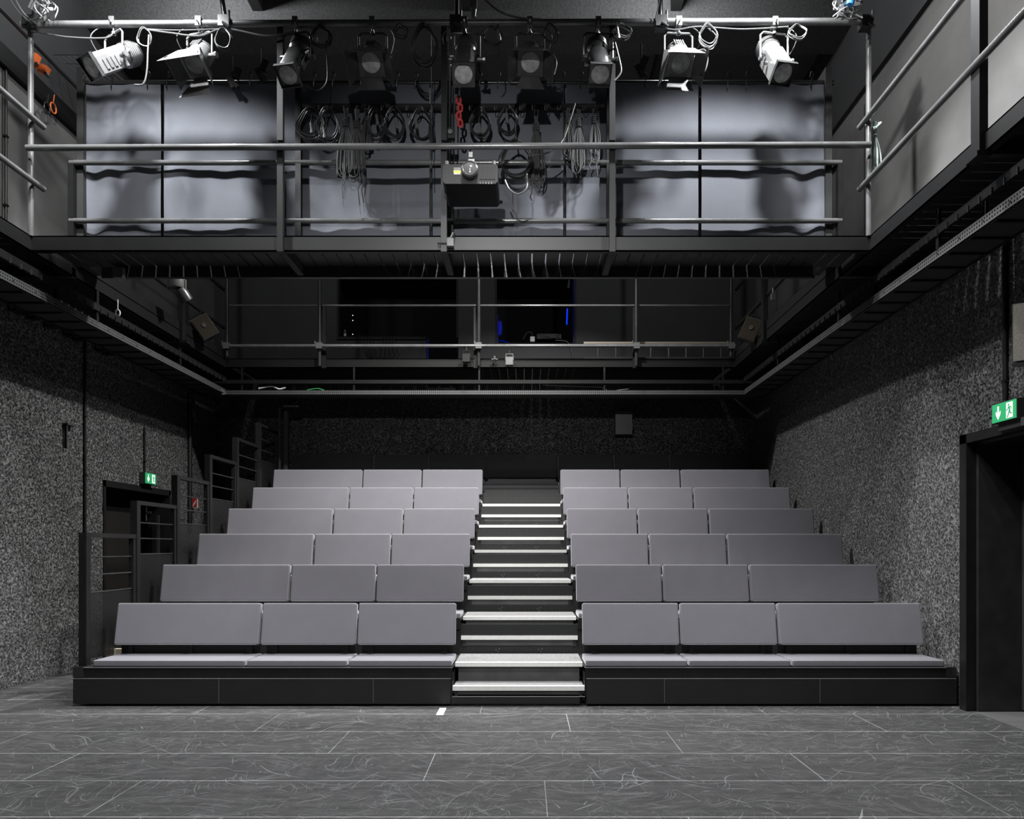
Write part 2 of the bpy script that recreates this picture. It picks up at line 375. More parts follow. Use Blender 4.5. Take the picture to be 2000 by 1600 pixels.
# blue tube in the booth; its glow is painted as emissive strips, patch, cable
e = empty('blue_booth_lamp', ((X2a + X2b) / 2, YB + .5, s2))
MB().box(X2a + .02, X2a + .05, YB + .13, YB + .16, s2 + .05, s2 + .55).build('glow_strip', M['bluedim'], None)
g = bpy.data.objects['glow_strip']; g.parent = e; g.matrix_parent_inverse = Matrix.Translation(-e.location)
def adopt(o, p):
    o.parent = p; o.matrix_parent_inverse = Matrix.Translation(-Vector(p.location)); return o
adopt(MB().cyl(at(1108, 603, YB + .4), at(1107, 634, YB + .4), .013, 10).build('tube', M['bluelight']), e)
adopt(box_obj('edge_strip', (X2b - .045, X2b - .03, YB + .10, YB + .13, s2 + .02, zt - .3), M['bluedim']), e)
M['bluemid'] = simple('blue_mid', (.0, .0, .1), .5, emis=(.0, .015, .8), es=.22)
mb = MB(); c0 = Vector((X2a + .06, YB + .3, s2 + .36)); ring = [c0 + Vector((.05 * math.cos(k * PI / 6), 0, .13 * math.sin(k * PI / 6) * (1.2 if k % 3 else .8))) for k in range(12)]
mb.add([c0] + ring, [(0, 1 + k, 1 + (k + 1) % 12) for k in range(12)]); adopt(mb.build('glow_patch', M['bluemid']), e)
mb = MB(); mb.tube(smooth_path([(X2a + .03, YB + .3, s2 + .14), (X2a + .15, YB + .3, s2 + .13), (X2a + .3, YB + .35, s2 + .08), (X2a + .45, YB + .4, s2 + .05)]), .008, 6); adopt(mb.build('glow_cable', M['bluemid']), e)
tag(e, 'blue glowing light tube behind the right booth window', 'lamp')
g2 = box_obj('blue_door_light', (X1c, X1c + .03, YB + .10, YB + .14, 4.35, s1), M['bluedim']); tag(g2, 'thin dim blue strip beside the booth doorway', 'light strip')

# ------------------------------------------------------------------ doors
# left door recess
d = MB(); d.box(XL - .62, XL - .57, 9.2, 11.2, 0, 2.4); d.box(XL - .6, XL - .3, 9.16, 9.22, 0, 2.4); d.box(XL - .6, XL - .3, 11.16, 11.22, 0, 2.4); d.box(XL - .62, XL - .3, 9.2, 11.2, 2.4, 2.45)
struct(d.build('trim_4', M['void']))
d1 = MB(); t = .05
d1.box(XL - .3, XL + .015, 9.31, 9.36, 0, 2.29); d1.box(XL - .3, XL + .015, 11.02, 11.07, 0, 2.29); d1.box(XL - .3, XL + .015, 9.31, 11.07, 2.21, 2.29); d1.box(XL - .22, XL - .16, 9.36, 11.02, 2.13, 2.21)
dd = struct(d1.build('door_1', M['black']))
leaf = box_obj('door_leaf', (XL - .30, XL - .25, 9.36, 10.55, .02, 2.13), simple('door_brown_black', (.004, .002, .002), .6), dd)
h = MB(); h.cyl((XL - .23, 10.83, 1.83), (XL - .23, 10.83, 2.1), .012); h.cyl((XL - .23, 10.83, 1.95), (XL - .16, 10.83, 1.95), .02)
h.build('door_closer', M['chrome'], dd)
box_obj('edge_plate', (XL - .12, XL - .09, 10.90, 10.95, .9, 1.92), M['steel'], dd)
# right door
d2 = MB()
FX = 3.86
d2.box(FX, XR + .02, 6.50, 6.60, 0, 2.43); d2.box(FX, XR + .02, 4.8, 6.60, 2.35, 2.43); d2.box(FX, XR + .02, 4.8, 4.9, 0, 2.43)
dd2 = struct(d2.build('door_2', M['black']))
box_obj('jamb_panel', (XR + .02, XR + .52, 6.47, 6.52, 0, 2.36), M['steel'], dd2)
box_obj('jamb_panel', (XR + .02, XR + .52, 4.85, 4.9, 0, 2.36), M['black'], dd2)
box_obj('head_panel', (XR + .02, XR + .52, 4.9, 6.5, 2.33, 2.37), M['black'], dd2)
box_obj('door_leaf', (XR + .40, XR + .45, 4.95, 6.47, .02, 2.33), M['matte'], dd2)
h = MB(); h.tube(smooth_path([(XR + .40, 6.30, 1.05), (XR + .33, 6.28, 1.02), (XR + .30, 6.22, .98), (XR + .32, 6.1, .93)]), .012); h.cyl((XR + .36, 6.30, 1.10), (XR + .40, 6.30, 1.10), .03)
h.build('door_handle', M['chrome'] if False else M['steel'], dd2)
hd = MB(); hd.box(XR + .38, XR + .40, 6.2, 6.26, 1.98, 2.02); hd.build('hinge', M['steel'], dd2)
struct(box_obj('wall_corridor', (XR + .9, XR + 1.0, 4.5, 7.0, 0, 2.6), M['void']))
mt = perforated('ribbed_threshold', (0, 1), .02, .33, .14, through=False)
tag(box_obj('door_mat', (XR - .035, XR + .42, 4.9, 6.45, 0, .008), mt), 'grey dotted threshold plate on the floor in the right doorway', 'mat')

# ------------------------------------------------------------------ exit signs
def exit_sign(loc, ang, label):
    """local: face lies in x-z plane facing -y, arrow at -x side"""
    e = empty('exit_sign', loc, ang)
    W, H = .30, .15
    def part(name, mb, mat, par=e): return mb.build(name, mat, par)
    part('housing', MB().box(-W / 2, W / 2, 0.002, .075, -H / 2 - .004, H / 2 + .004), M['matte'])
    fc = part('face', MB().box(-W / 2 + .003, W / 2 - .003, -.003, .002, -H / 2 + .002, H / 2 - .002), M['signgreen'])
    fn = lambda a, b, t: Vector((a, t, b))
    arrow = [(-.078, .052), (-.060, .052), (-.060, -.005), (-.040, .014), (-.040, -.012), (-.069, -.056), (-.098, -.012), (-.098, .014), (-.078, -.005)]
    part('arrow', MB().prism(arrow, fn, -.0045, -.003), M['signwhite'], fc)
    dp = part('doorway_symbol', MB().prism([(.030, -.060), (.108, -.060), (.108, .060), (.030, .060)], fn, -.0045, -.003), M['signwhite'], fc)
    m = MB(); z = (-.0065, -.0045)
    m.prism([(.062 + .0095 * math.cos(a * PI / 5), .041 + .0095 * math.sin(a * PI / 5)) for a in range(10)], fn, *z)
    def limb(p, q, w0, w1):
        p, q = Vector(p), Vector(q); dd_ = (q - p).normalized(); nn = Vector((-dd_.y, dd_.x))
        m.prism([tuple(p + nn * w0), tuple(q + nn * w1), tuple(q - nn * w1), tuple(p - nn * w0)], fn, *z)
    limb((.068, .028), (.074, -.006), .010, .007)       # torso
    limb((.060, .026), (.048, .006), .004, .003); limb((.048, .006), (.033, .004), .003, .003)
    limb((.076, .028), (.092, .018), .004, .003); limb((.092, .018), (.098, .002), .003, .003)
    limb((.070, -.004), (.058, -.030), .006, .005); limb((.058, -.030), (.044, -.055), .005, .004)
    limb((.076, -.004), (.080, -.026), .006, .005); limb((.080, -.026), (.104, -.027), .004, .003)
    part('running_figure', m, M['signgreen'], dp)
    tag(e, label, 'exit sign'); return e
exit_sign((XR - .15, 5.86, 2.509), -PI / 2, 'green exit sign with white arrow above the right doorway')
exit_sign((XL + .085, 10.335, 2.40), PI / 2, 'green exit sign with white arrow above the left doorway')
b = MB().box(XR - .12, XR - .0, 5.66, 5.98, 2.37, 2.435); tag(b.build('sign_bracket', M['matte']), 'black bracket plate under the right exit sign', 'bracket')

# fire signs and small wall items on the left wall
e = empty('fire_extinguisher_sign', at(374, 982, 11.8))
MB().cbox((0, 0, 0), (.20, .006, .165)).build('plate', M['signcream'], e)
MB().cbox((0, -.005, 0), (.178, .004, .143)).build('red_field', M['signred'], e)
m = MB(); m.cbox((-.04, -.009, -.012), (.030, .003, .075)); m.cbox((-.04, -.009, .042), (.016, .003, .018)); m.cbox((-.055, -.009, .036), (.008, .003, .05)); m.build('extinguisher_symbol', M['signcream'], e)
m = MB()
for i in range(3): m.cbox((.035 + i * .014, -.009, -.035 + i * .02), (.010, .003, .055), Euler((0, .35, 0)).to_matrix())
m.build('flame_symbol', M['signcream'], e)
tag(e, 'red square fire extinguisher sign with pale border behind the guardrail', 'sign')
e = empty('fire_instruction_sign', at(363, 1001, 11.7))
MB().cbox((0, 0, 0), (.085, .006, .15)).build('plate', M['signcream'], e)
MB().cbox((0, -.005, 0), (.068, .004, .13)).build('red_field', simple('sign_brown', (.2, .06, .05), .6), e)
m = MB(); m.cbox((-.012, -.009, -.01), (.014, .003, .09)); m.cbox((.018, -.009, -.02), (.012, .003, .06)); m.build('symbol', M['signcream'], e)
tag(e, 'small upright brownish sign below the red fire sign', 'sign')
e = empty('wall_socket', (XL + .02, 11.68, at(368, 1086, 11.68).z))
MB().cbox((0, 0, 0), (.04, .10, .13)).build('plate', M['steel'], e); MB().cyl((.02, 0, -.01), (.03, 0, -.01), .035).build('socket_hole', M['cablegrey'], e)
tag(e, 'small grey wall socket on the left wall behind the third guardrail', 'socket')

def conduit(name, x, y0, y1, X, r, label):
    Y = X * F / (x - VX); a = at(x, y0, Y); b_ = at(x, y1, Y)
    m = MB(); off = -.02 if X > 0 else .02
    m.cyl((X + off, Y, a.z), (X + off, Y, b_.z), r, 10)
    z = b_.z + .15
    while z < a.z:
        m.cbox((X + off * .6, Y, z), (.05, .04, .02)); z += .7
    tag(m.build(name, M['black']), label, 'conduit')
conduit('wall_conduit', 163, 655, 1066, XL, .016, 'black vertical conduit on the left wall before the doorway')
conduit('wall_conduit', 280, 835, 922, XL, .012, 'thin black conduit down to the left exit sign')
conduit('wall_conduit', 1968, 440, 781, XR, .020, 'black vertical conduit down to the right exit sign')
conduit('wall_conduit', 8, 110, 430, XL, .012, 'thin conduit on upper left wall above gallery')
conduit('wall_pipe', 368, 740, 1040, XL, .04, 'dark vertical pipe in far left corner of the hall')
m = MB(); p = at(130, 830, 5.3 * F / 896)
m.cbox((XL + .03, p.y, p.z), (.06, .16, .02)); m.cbox((XL + .03, p.y - .06, p.z - .14), (.03, .02, .28)); tag(m.build('wall_bracket', M['matte']), 'small black hook bracket on the left plaster wall', 'bracket')
m = MB(); p = at(171, 1064, 7.0); e = box_obj('latch_box', (p.x - .02, p.x + .02, p.y - .03, p.y + .03, p.z - .06, p.z + .06), M['steel']); tag(e, 'small grey latch box inside the front guardrail', 'latch')

# ------------------------------------------------------------------ tiered seating
YF = lambda r: 6.73 + .888 * (r - 1)
ZDK = lambda r: .347 + .352 * (r - 1)
PL, PR = -4.09, 3.90
SL, SR = -.661, .539
NR = 7
rowname = ['', 'front', 'second', 'third', 'fourth', 'fifth', 'sixth', 'rearmost seventh']
for r in range(1, NR + 1):
    y0, z = YF(r), ZDK(r); yb = YF(r + 1) + .10 if r < NR else YB - .03
    zb = 0.0 if r == 1 else ZDK(r - 1)
    e = empty('seating_tier', (0, y0, z))
    def P(name, mb, mat): return adopt(mb.build(name, mat), e)
    gap = r < 7
    dk = MB()
    if gap:
        dk.box(PL, SL, y0, yb, z - .05, z); dk.box(SR, PR, y0, yb, z - .05, z); dk.box(SL, SR, y0 + .27, yb, z - .05, z)
    else: dk.box(PL, PR, y0, yb, z - .05, z)
    P('deck', dk, M['black'])
    if r == 1:
        fs = MB(); fs.box(PL, SL, y0 - .006, y0 + .02, .25, z); fs.box(SR, PR, y0 - .006, y0 + .02, .25, z); P('edge_beam', fs, M['black'])
        P('corner_cap', MB().box(PL - .005, PL + .09, y0 - .012, y0 + .1, .26, z + .003), M['steel']); P('corner_cap', MB().box(PR - .085, PR + .005, y0 - .012, y0 + .1, .26, z + .003), M['steel'])
        ln = MB(); ln.box(PL, SL, y0 - .0115, y0 + .01, z - .003, z + .003); ln.box(SR, PR, y0 - .0115, y0 + .01, z - .003, z + .003); P('edge_trim', ln, M['cablegrey'])
        # skirt panels with the aisle cut-out, one board per panel
        xs = [PL, at(429, 0, y0).x, at(730, 0, y0).x, SL - .012]
        for a, b_ in zip(xs, xs[1:]): P('skirt_panel', MB().box(a + .002, b_ - .002, y0 - .02, y0, .022, .248), M['fascia'])
        P('skirt_panel', MB().box(SL - .008, at(1132, 0, y0).x, y0 - .02, y0, .022, .085), M['fascia'])
        xs = [SR + .012, at(1297, 0, y0).x, at(1600, 0, y0).x, PR]
        for a, b_ in zip(xs, xs[1:]): P('skirt_panel', MB().box(a + .002, b_ - .002, y0 - .02, y0, .022, .248), M['fascia'])
        tr = MB(); tr.box(PL, SL - .012, y0 - .021, y0, .248, .251); tr.box(SR + .012, PR, y0 - .021, y0, .248, .251); tr.box(SL, SR, y0 - .021, y0, .085, .088)
        for xx in (429, 730, 1297, 1600): X = at(xx, 0, y0).x; tr.box(X - .0015, X + .0015, y0 - .021, y0 - .01, .03, .248)
        P('skirt_trim', tr, M['line'])
        P('base_frame', MB().box(PL + .1, PR - .1, y0 + .05, y0 + .15, 0, .1), M['void'])
        P('side_panel', MB().box(PL, PL + .02, y0, YF(2), .022, z), M['fascia'])
    else:
        P('riser', MB().box(PL, PR, y0 + .015, y0 + .03, zb - .03, z - .05), M['meshXZ'])
        P('edge_beam', MB().box(PL, SL, y0 - .004, y0 + .02, z - .10, z) .box(SR, PR, y0 - .004, y0 + .02, z - .10, z), M['black'])
        br = MB()
        for xx in (-.28, .16):
            br.cbox((xx - .02, y0 + .012, zb + .04), (.012, .006, .012)); br.cbox((xx + .012, y0 + .012, zb + .05), (.012, .006, .012)); br.cbox((xx, y0 + .012, zb + .02), (.010, .006, .010))
        P('bolts', br, M['cablegrey'])
        for xx in (-1.0, -2.1, -3.2, .9, 1.9, 2.9):
            pass
    if gap:
        # upper step = edge of the tier itself
        zz = z
        P('step_riser', MB().box(SL + .03, SR - .03, y0 + .268, y0 + .285, z - .178, z - .012), M['stepriser'])
        P('step_tread', MB().box(SL, SR, y0 + .30, yb - .12, z, z + .006), M['tread'])
        P('nosing', MB().prism([(y0 + .245, z - .030), (y0 + .252, z - .030), (y0 + .254, z - .002), (y0 + .305, z + .0), (y0 + .305, z + .009), (y0 + .245, z + .009)], lambda a, b_, t: Vector((t, a, b_)), SL + .002, SR - .002), M['nosing'])
        P('step_cheek', MB().box(SL - .012, SL, y0, y0 + .27, z - .26, z - .01), M['black']); P('step_cheek', MB().box(SR, SR + .012, y0, y0 + .27, z - .26, z - .01), M['black'])
    tag(e, f'black {rowname[r]} tier of the stepped seating platform' if r > 1 else 'black lowest tier of the seating platform with skirt panels', 'platform', 'tiers of the seating platform')
    if r < 7:
        # loose box step in front of the tier edge
        zs = z - .174
        s = empty('aisle_step', ((SL + SR) / 2, y0, zs))
        def Q(name, mb, mat): return adopt(mb.build(name, mat), s)
        Q('tread', MB().box(SL + .01, SR - .01, y0 + .045, y0 + .266, zs - .012, zs + .004), M['tread'])
        Q('nosing', MB().prism([(y0 - .006, zs - .034), (y0 + .002, zs - .034), (y0 + .004, zs - .004), (y0 + .05, zs - .002), (y0 + .05, zs + .007), (y0 - .006, zs + .007)], lambda a, b_, t: Vector((t, a, b_)), SL + .002, SR - .002), M['nosing'])
        zlow = (.10 if r == 1 else ZDK(r - 1) + .085)
        Q('front_board', MB().box(SL + .05, SR - .05, y0 + .012, y0 + .03, zlow, zs - .012), M['stepriser'])
        Q('side_board', MB().box(SL + .02, SL + .05, y0 + .005, y0 + .262, zlow - .01, zs - .012), M['matte']); Q('side_board', MB().box(SR - .05, SR - .02, y0 + .005, y0 + .262, zlow - .01, zs - .012), M['matte'])
        tag(s, f'white edged box step in the aisle below the {rowname[r]} tier', 'step', 'aisle box steps')
# seat/back cushions
def cushion_mesh(name, w_, d_, h_, rad, mat, puff=.006):
    bm = bmesh.new(); bmesh.ops.create_cube(bm, size=1)
    for v in bm.verts: v.co = Vector((v.co.x * w_, v.co.y * d_, v.co.z * h_))
    bmesh.ops.bevel(bm, geom=bm.edges[:], offset=rad, segments=4, profile=.6, affect='EDGES')
    me = bpy.data.meshes.new(name); bm.to_mesh(me); bm.free()
    me.shade_smooth(); me.materials.append(mat); return me
def piping_mesh(w_, a_, plane, off, mat):
    """closed thin welt on a rectangle"""
    rad = .016; pts = []
    for (cx, cy, a0) in ((w_ / 2 - rad, a_ / 2 - rad, 0), (-w_ / 2 + rad, a_ / 2 - rad, PI / 2), (-w_ / 2 + rad, -a_ / 2 + rad, PI), (w_ / 2 - rad, -a_ / 2 + rad, 3 * PI / 2)):
        for k in range(5):
            a = a0 + k * PI / 8; x, y = cx + rad * math.cos(a), cy + rad * math.sin(a)
            pts.append(Vector((x, y, off)) if plane == 'xy' else Vector((x, off, y)))
    mb = MB().tube(pts, .0035, 6, closed=True)
    me = bpy.data.meshes.new('piping'); me.from_pydata(mb.v, [], mb.f); me.shade_smooth(); me.materials.append(mat); return me
cache = {}
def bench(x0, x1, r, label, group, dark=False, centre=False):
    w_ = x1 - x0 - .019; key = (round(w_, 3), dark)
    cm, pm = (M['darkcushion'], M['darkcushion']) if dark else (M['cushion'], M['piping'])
    if key not in cache:
        cache[key] = (cushion_mesh('seat', w_, .45, .062, .016, cm), cushion_mesh('backrest', w_, .065, .400, .017, cm),
                      piping_mesh(w_ - .022, .45 - .008, 'xy', .026, pm), piping_mesh(w_ - .022, .392, 'xz', -.028, pm))
    sm, bmx, p1, p2 = cache[key]
    y0, z = YF(r), ZDK(r)
    e = empty('bench_seat', ((x0 + x1) / 2, y0 + .24, z))
    def mk(name, me, loc, rot=(0, 0, 0), par=e):
        o = bpy.data.objects.new(name, me); col.objects.link(o); o.parent = par; o.location = loc; o.rotation_euler = rot
        if name != 'piping':
            md = o.modifiers.new('wn', 'WEIGHTED_NORMAL'); md.keep_sharp = False
        return o
    sx = 0
    st = mk('seat', sm, (sx, 0, .033 + (0 if r == 1 else 0)), (0, 0, random.uniform(-.0015, .0015)))
    mk('piping', p1, (0, 0, 0), par=st)
    bk = mk('backrest', bmx, (0, .425 - .24, .352), (R(-11) + random.uniform(-.006, .006), 0, 0))
    mk('piping', p2, (0, 0, 0), par=bk)
    sp = MB(); rot = Euler((R(-11), 0, 0)).to_matrix()
    sp.cbox((0, .425 - .24 + .045, .34), (w_ - .03, .012, .37), rot); 
    sp.build('back_panel', M['black'], e)
    sp = MB()
    for k in ((-.38, .38) if w_ < 1.2 else (-.42, 0, .42)):
        sp.cbox((k * w_, .425 - .24 + .035, .085), (.05, .03, .165))
    sp.box(-w_ / 2 + .02, w_ / 2 - .02, .24 - .02, .24 - .01, .005, .17)
    sp.build('support', M['meshXZ'], e)
    tag(e, label, 'bench seat', group); return e
LX = [-3.94, -2.54, -1.615, -.66]; RX = [.54, 1.483, 2.42, 3.82]
for r in range(1, 8):
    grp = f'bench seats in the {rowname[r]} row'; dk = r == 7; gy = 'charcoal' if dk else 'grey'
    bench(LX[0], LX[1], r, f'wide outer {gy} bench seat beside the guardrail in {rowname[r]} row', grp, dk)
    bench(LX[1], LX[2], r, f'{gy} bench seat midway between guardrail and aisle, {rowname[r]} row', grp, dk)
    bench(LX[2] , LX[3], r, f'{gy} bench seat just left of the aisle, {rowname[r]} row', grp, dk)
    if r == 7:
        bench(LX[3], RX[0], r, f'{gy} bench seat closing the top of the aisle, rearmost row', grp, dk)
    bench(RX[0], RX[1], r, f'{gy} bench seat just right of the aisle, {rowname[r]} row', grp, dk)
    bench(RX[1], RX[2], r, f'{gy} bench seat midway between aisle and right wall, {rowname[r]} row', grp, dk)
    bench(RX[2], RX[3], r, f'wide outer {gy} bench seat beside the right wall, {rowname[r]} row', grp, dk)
box = box_obj('wooden_block', (at(208, 0, 7.32).x, at(246, 0, 7.32).x, 7.3, 7.34, .352, .44), M['wood']); tag(box, 'pale bare wood board behind the front row beside the guardrail', 'board')

# guardrails on the left edge of the tiers
for r in range(1, 7):
    y0 = YF(r) + .09; zt_ = 1.571 + .352 * (r - 1); zb = ZDK(r); X = -4.045; y1 = y0 + .83
    e = empty('guardrail', (X, y0, zb))
    def G(name, mb, mat): return adopt(mb.build(name, mat), e)
    G('post', MB().box(X - .035, X + .035, y0 - .04, y0 + .03, zb, zt_), M['black'])
    G('post', MB().box(X - .025, X + .025, y1 - .03, y1 + .03, zb + .02, zt_), M['black'])
    G('top_rail', MB().box(X - .03, X + .03, y0 + .03, y1 + .03, zt_ - .04, zt_ + .002), M['black'])
    for k, dz in enumerate((.225, .39, .555)):
        G('bar', MB().cyl((X, y0 + .03, zt_ - dz), (X, y1 - .03, zt_ - dz), .008, 8), M['steel'])
    G('mesh_panel', MB().box(X - .002, X + .002, y0 + .03, y1 - .03, zb + .05, zt_ - .56), M['meshYZ'])
    tag(e, f'black guardrail with mesh panel beside the {rowname[r]} tier', 'guardrail', 'guardrails down the left side of the seating')
tape = box_obj('floor_tape', (-.03, .03, -.14, .14, 0, .002), M['tape']); tape.location = (-.735, 6.50, 0); tape.rotation_euler = (0, 0, .0)
tag(tape, 'short white tape strip on the floor before the steps', 'tape')

# ------------------------------------------------------------------ galleries
BY0, BY1 = 6.85, 7.50        # bridge front / rear
GY = 11.30                   # rear gallery front
def rail_tube(e, pts, r, mat=None, name='rail'):
    return adopt(MB().tube(pts, r, 12).build(name, mat or M['tube']), e)
def channel_x(mb, x0, x1, y, z0, z1, t=.012, fl=.05):
    mb.box(x0, x1, y, y + t, z0, z1); mb.box(x0, x1, y, y + fl, z0, z0 + t); mb.box(x0, x1, y, y + fl, z1 - t, z1)
def channel_y(mb, y0, y1, x, s, z0, z1, t=.012, fl=.05):
    a = sorted((x, x + s * t)); b_ = sorted((x, x + s * fl))
    mb.box(a[0], a[1], y0, y1, z0, z1); mb.box(b_[0], b_[1], y0, y1, z0, z0 + t); mb.box(b_[0], b_[1], y0, y1, z1 - t, z1)
# front bridge
e = empty('lighting_bridge', (-.69, BY0, 4.16))
def B(name, mb, mat): return adopt(mb.build(name, mat), e)
mb = MB(); channel_x(mb, XIL, XIR, BY0, 4.17, ZD + .004); B('front_beam', mb, M['beam'])
mb = MB(); mb.box(XIL + .45, XIR - .3, BY1 - .05, BY1, 4.15, 4.30)
M['wrap'] = simple('plastic_wrapped_beam', .018, .3, bump=.8, bscale=9)
B('rear_beam', mb, M['wrap'])
mb = MB(); x = XIL + .06
while x < XIR - .05:
    mb.box(x, min(x + .120, XIR), BY0 + .05, BY1 - .03, ZU + .02, ZD - .006); x += .1345
B('deck_planks', mb, M['plank'])
for xx in (550, 868, 1195):
    X = at(xx, 0, BY0).x; B('joist', MB().box(X - .03, X + .03, BY0 + .02, BY1 - .03, 4.165, ZU + .02), M['matte'])
for xx in (550, 868, 1195):
    X = at(xx, 0, BY0).x
    B('post', MB().box(X - .027, X + .027, BY0 - .05, BY0 - .002, 4.15, 5.11), M['beam'])
    B('post', MB().box(X - .027, X + .027, BY0 - .05, BY0 - .002, 5.17, 6.24), M['beam']) if xx != 868 else B('post', MB().box(X - .025, X + .025, BY0 - .05, BY0 - .002, 5.17, 6.24), M['black'])
X = at(60, 0, BY0).x; B('corner_post', MB().cyl((X, BY0, ZD), (X, BY0, 6.24), .025), M['tube'])
X = at(1697, 0, BY0).x; B('corner_post', MB().cyl((X, BY0, ZD), (X, BY0, 6.24), .025), M['tube'])
rail_tube(e, [at(52, 289, BY0 - .08), at(1700, 283, BY0 - .08)], .028)
for (xx, z0, z1) in ((140, ZD, 5.33), (583, ZD, 6.05), (880, ZD, 5.33), (1190, ZD, 6.05), (1641, ZD, 5.33)):
    X = at(xx, 0, BY1 - .03).x; B('rear_post', MB().box(X - .028, X + .028, BY1 - .05, BY1 + .01, z0, z1), M['beam'])
for z in (5.31, 4.725):
    xa, xb = at(140, 0, BY1).x, at(1641, 0, BY1).x
    rail_tube(e, [(xa, BY1 - .03, z), (xb, BY1 - .03, z)], .026)
tag(e, 'dark steel lighting bridge with slatted deck spanning the hall in front', 'bridge')
# storage rack bar on the rear posts
e = empty('cable_rack', at(885, 205, 7.42))
xa, xb = at(590, 0, 7.42).x, at(1180, 0, 7.42).x; zr = at(0, 206, 7.42).z
adopt(box_obj('bar', (xa, xb, 7.42, 7.47, zr - .02, zr + .02), M['steel']), e)
k = 0; x = xa + .05
while x < xb:
    hk = MB().tube(smooth_path([(x, 7.42, zr - .015), (x, 7.385, zr - .02), (x + .0, 7.37, zr - .07), (x + .02, 7.34, zr - .085), (x + .03, 7.33, zr - .05)], 3), .004, 6)
    adopt(hk.build('hook', M['black']), e); x += .125
tag(e, 'long dark rack bar with hooks holding cables behind the bridge', 'rack')

# side and rear galleries
def side_gallery(s, label):
    XI, XW = (XIL, XL) if s < 0 else (XIR, XR)
    e = empty('side_gallery', (XI, 6.0, ZU))
    def S(name, mb, mat): return adopt(mb.build(name, mat), e)
    mb = MB(); channel_y(mb, 1.5, GY, XI, s, 4.17, ZD + .004, fl=.06)
    S('edge_beam', mb, M['beam'])
    mb = MB(); y = 1.5
    while y < YB - .1:
        mb.box(min(XI + s * .06, XW), max(XI + s * .06, XW), y, y + .119, ZU + .02, ZD - .006); y += .132
    S('deck_planks', mb, M['plank'])
    for y in (2.85, 5.18, 7.5, 9.83, 11.4): S('joist', MB().box(min(XI, XW), max(XI, XW), y - .03, y + .03, 4.165, ZU + .02), M['matte'])
    for y in (2.85, 5.18, 9.83):
        S('post', MB().box(XI - s * .012 - .03, XI - s * .012 + .03, y - .05, y + .05, 4.15, 6.9), M['beam'])
        S('post_foot', MB().box(XI - s * .04 - .03, XI - s * .04 + .07, y - .07, y + .07, 4.135, 4.17), M['beam'])
    for z in (5.37, 4.79):
        ye = 6.95
        S('rail', MB().cyl((XI - s * .05, 1.5, z), (XI - s * .05, ye, z), .027), M['tube'])
        S('rail', MB().cyl((XI + s * .03, 7.6, z), (XI + s * .03, GY, z), .027), M['steel'])
    mb = MB(); mb.box(min(XI, XI + s * .01), max(XI, XI + s * .01), 7.6, GY, ZD, ZD + .12)
    S('toe_board', mb, M['black'])
    tag(e, label, 'gallery'); return e
side_gallery(-1, 'dark steel side gallery with handrails along the left wall')
side_gallery(1, 'dark steel side gallery with handrails along the right wall')
e = empty('rear_gallery', (-.69, GY, ZU))
def S(name, mb, mat): return adopt(mb.build(name, mat), e)
mb = MB(); channel_x(mb, XIL, XIR, GY, 4.18, ZD + .01); S('front_beam', mb, M['beam'])
mb = MB(); x = XIL + .04
while x < XIR - .05:
    mb.box(x, min(x + .125, XIR), GY + .05, YB - .02, ZU + .02, ZD - .006); x += .1325
S('deck_planks', mb, M['plank'])
for xx in (633, 930, 1240):
    X = at(xx, 0, GY).x; S('post', MB().box(X - .035, X + .035, GY - .03, GY + .0, 4.17, 5.14), M['black'])
for xx in (443, 624, 935, 1243, 1428):
    X = at(xx, 0, GY - .07).x
    S('pole', MB().cyl((X, GY - .07, 4.19 if xx in (624, 935, 1243) else 4.33), (X, GY - .07, 7.7), .026, 12), M['steel'])
rail_tube(e, [at(443, 597, GY - .03), at(1428, 597, GY - .03)], .016)
rail_tube(e, [at(436, 676, GY - .11), at(1436, 676, GY - .11)], .027)
for xx in (443, 624, 935, 1243, 1428):
    cl = MB(); p = at(xx, 676, GY - .09); cl.cbox(p, (.09, .09, .09)); cl.cyl(p + Vector((-.06, -.03, .0)), p + Vector((-.06, -.03, .07)), .01, 6); S('clamp', cl, M['cablegrey'])
tag(e, 'dark steel rear gallery with pole railing below the booth windows', 'gallery')
# ladder lying on its side behind the rear railing
e = empty('ladder', at(1285, 685, GY + .1))
a, b_ = at(1140, 0, GY + .1).x, at(1425, 0, GY + .1).x; z0, z1 = at(0, 700, GY + .1).z, at(0, 670, GY + .1).z
adopt(box_obj('side_rail', (a, b_, GY + .07, GY + .11, z1 - .02, z1 + .01), simple('ladder_metal', (.25, .22, .18), .4, .6)), e)
adopt(box_obj('side_rail', (a, b_, GY + .07, GY + .11, z0 - .02, z0 + .01), M['steel']), e)
for xx in (1168, 1203, 1237, 1271, 1306, 1340, 1374, 1408):
    X = at(xx, 0, GY + .1).x; adopt(MB().cyl((X, GY + .09, z0), (X, GY + .09, z1), .016, 8).build('rung', M['steel']), e)
tag(e, 'ladder lying on its side behind the rear gallery railing', 'ladder')

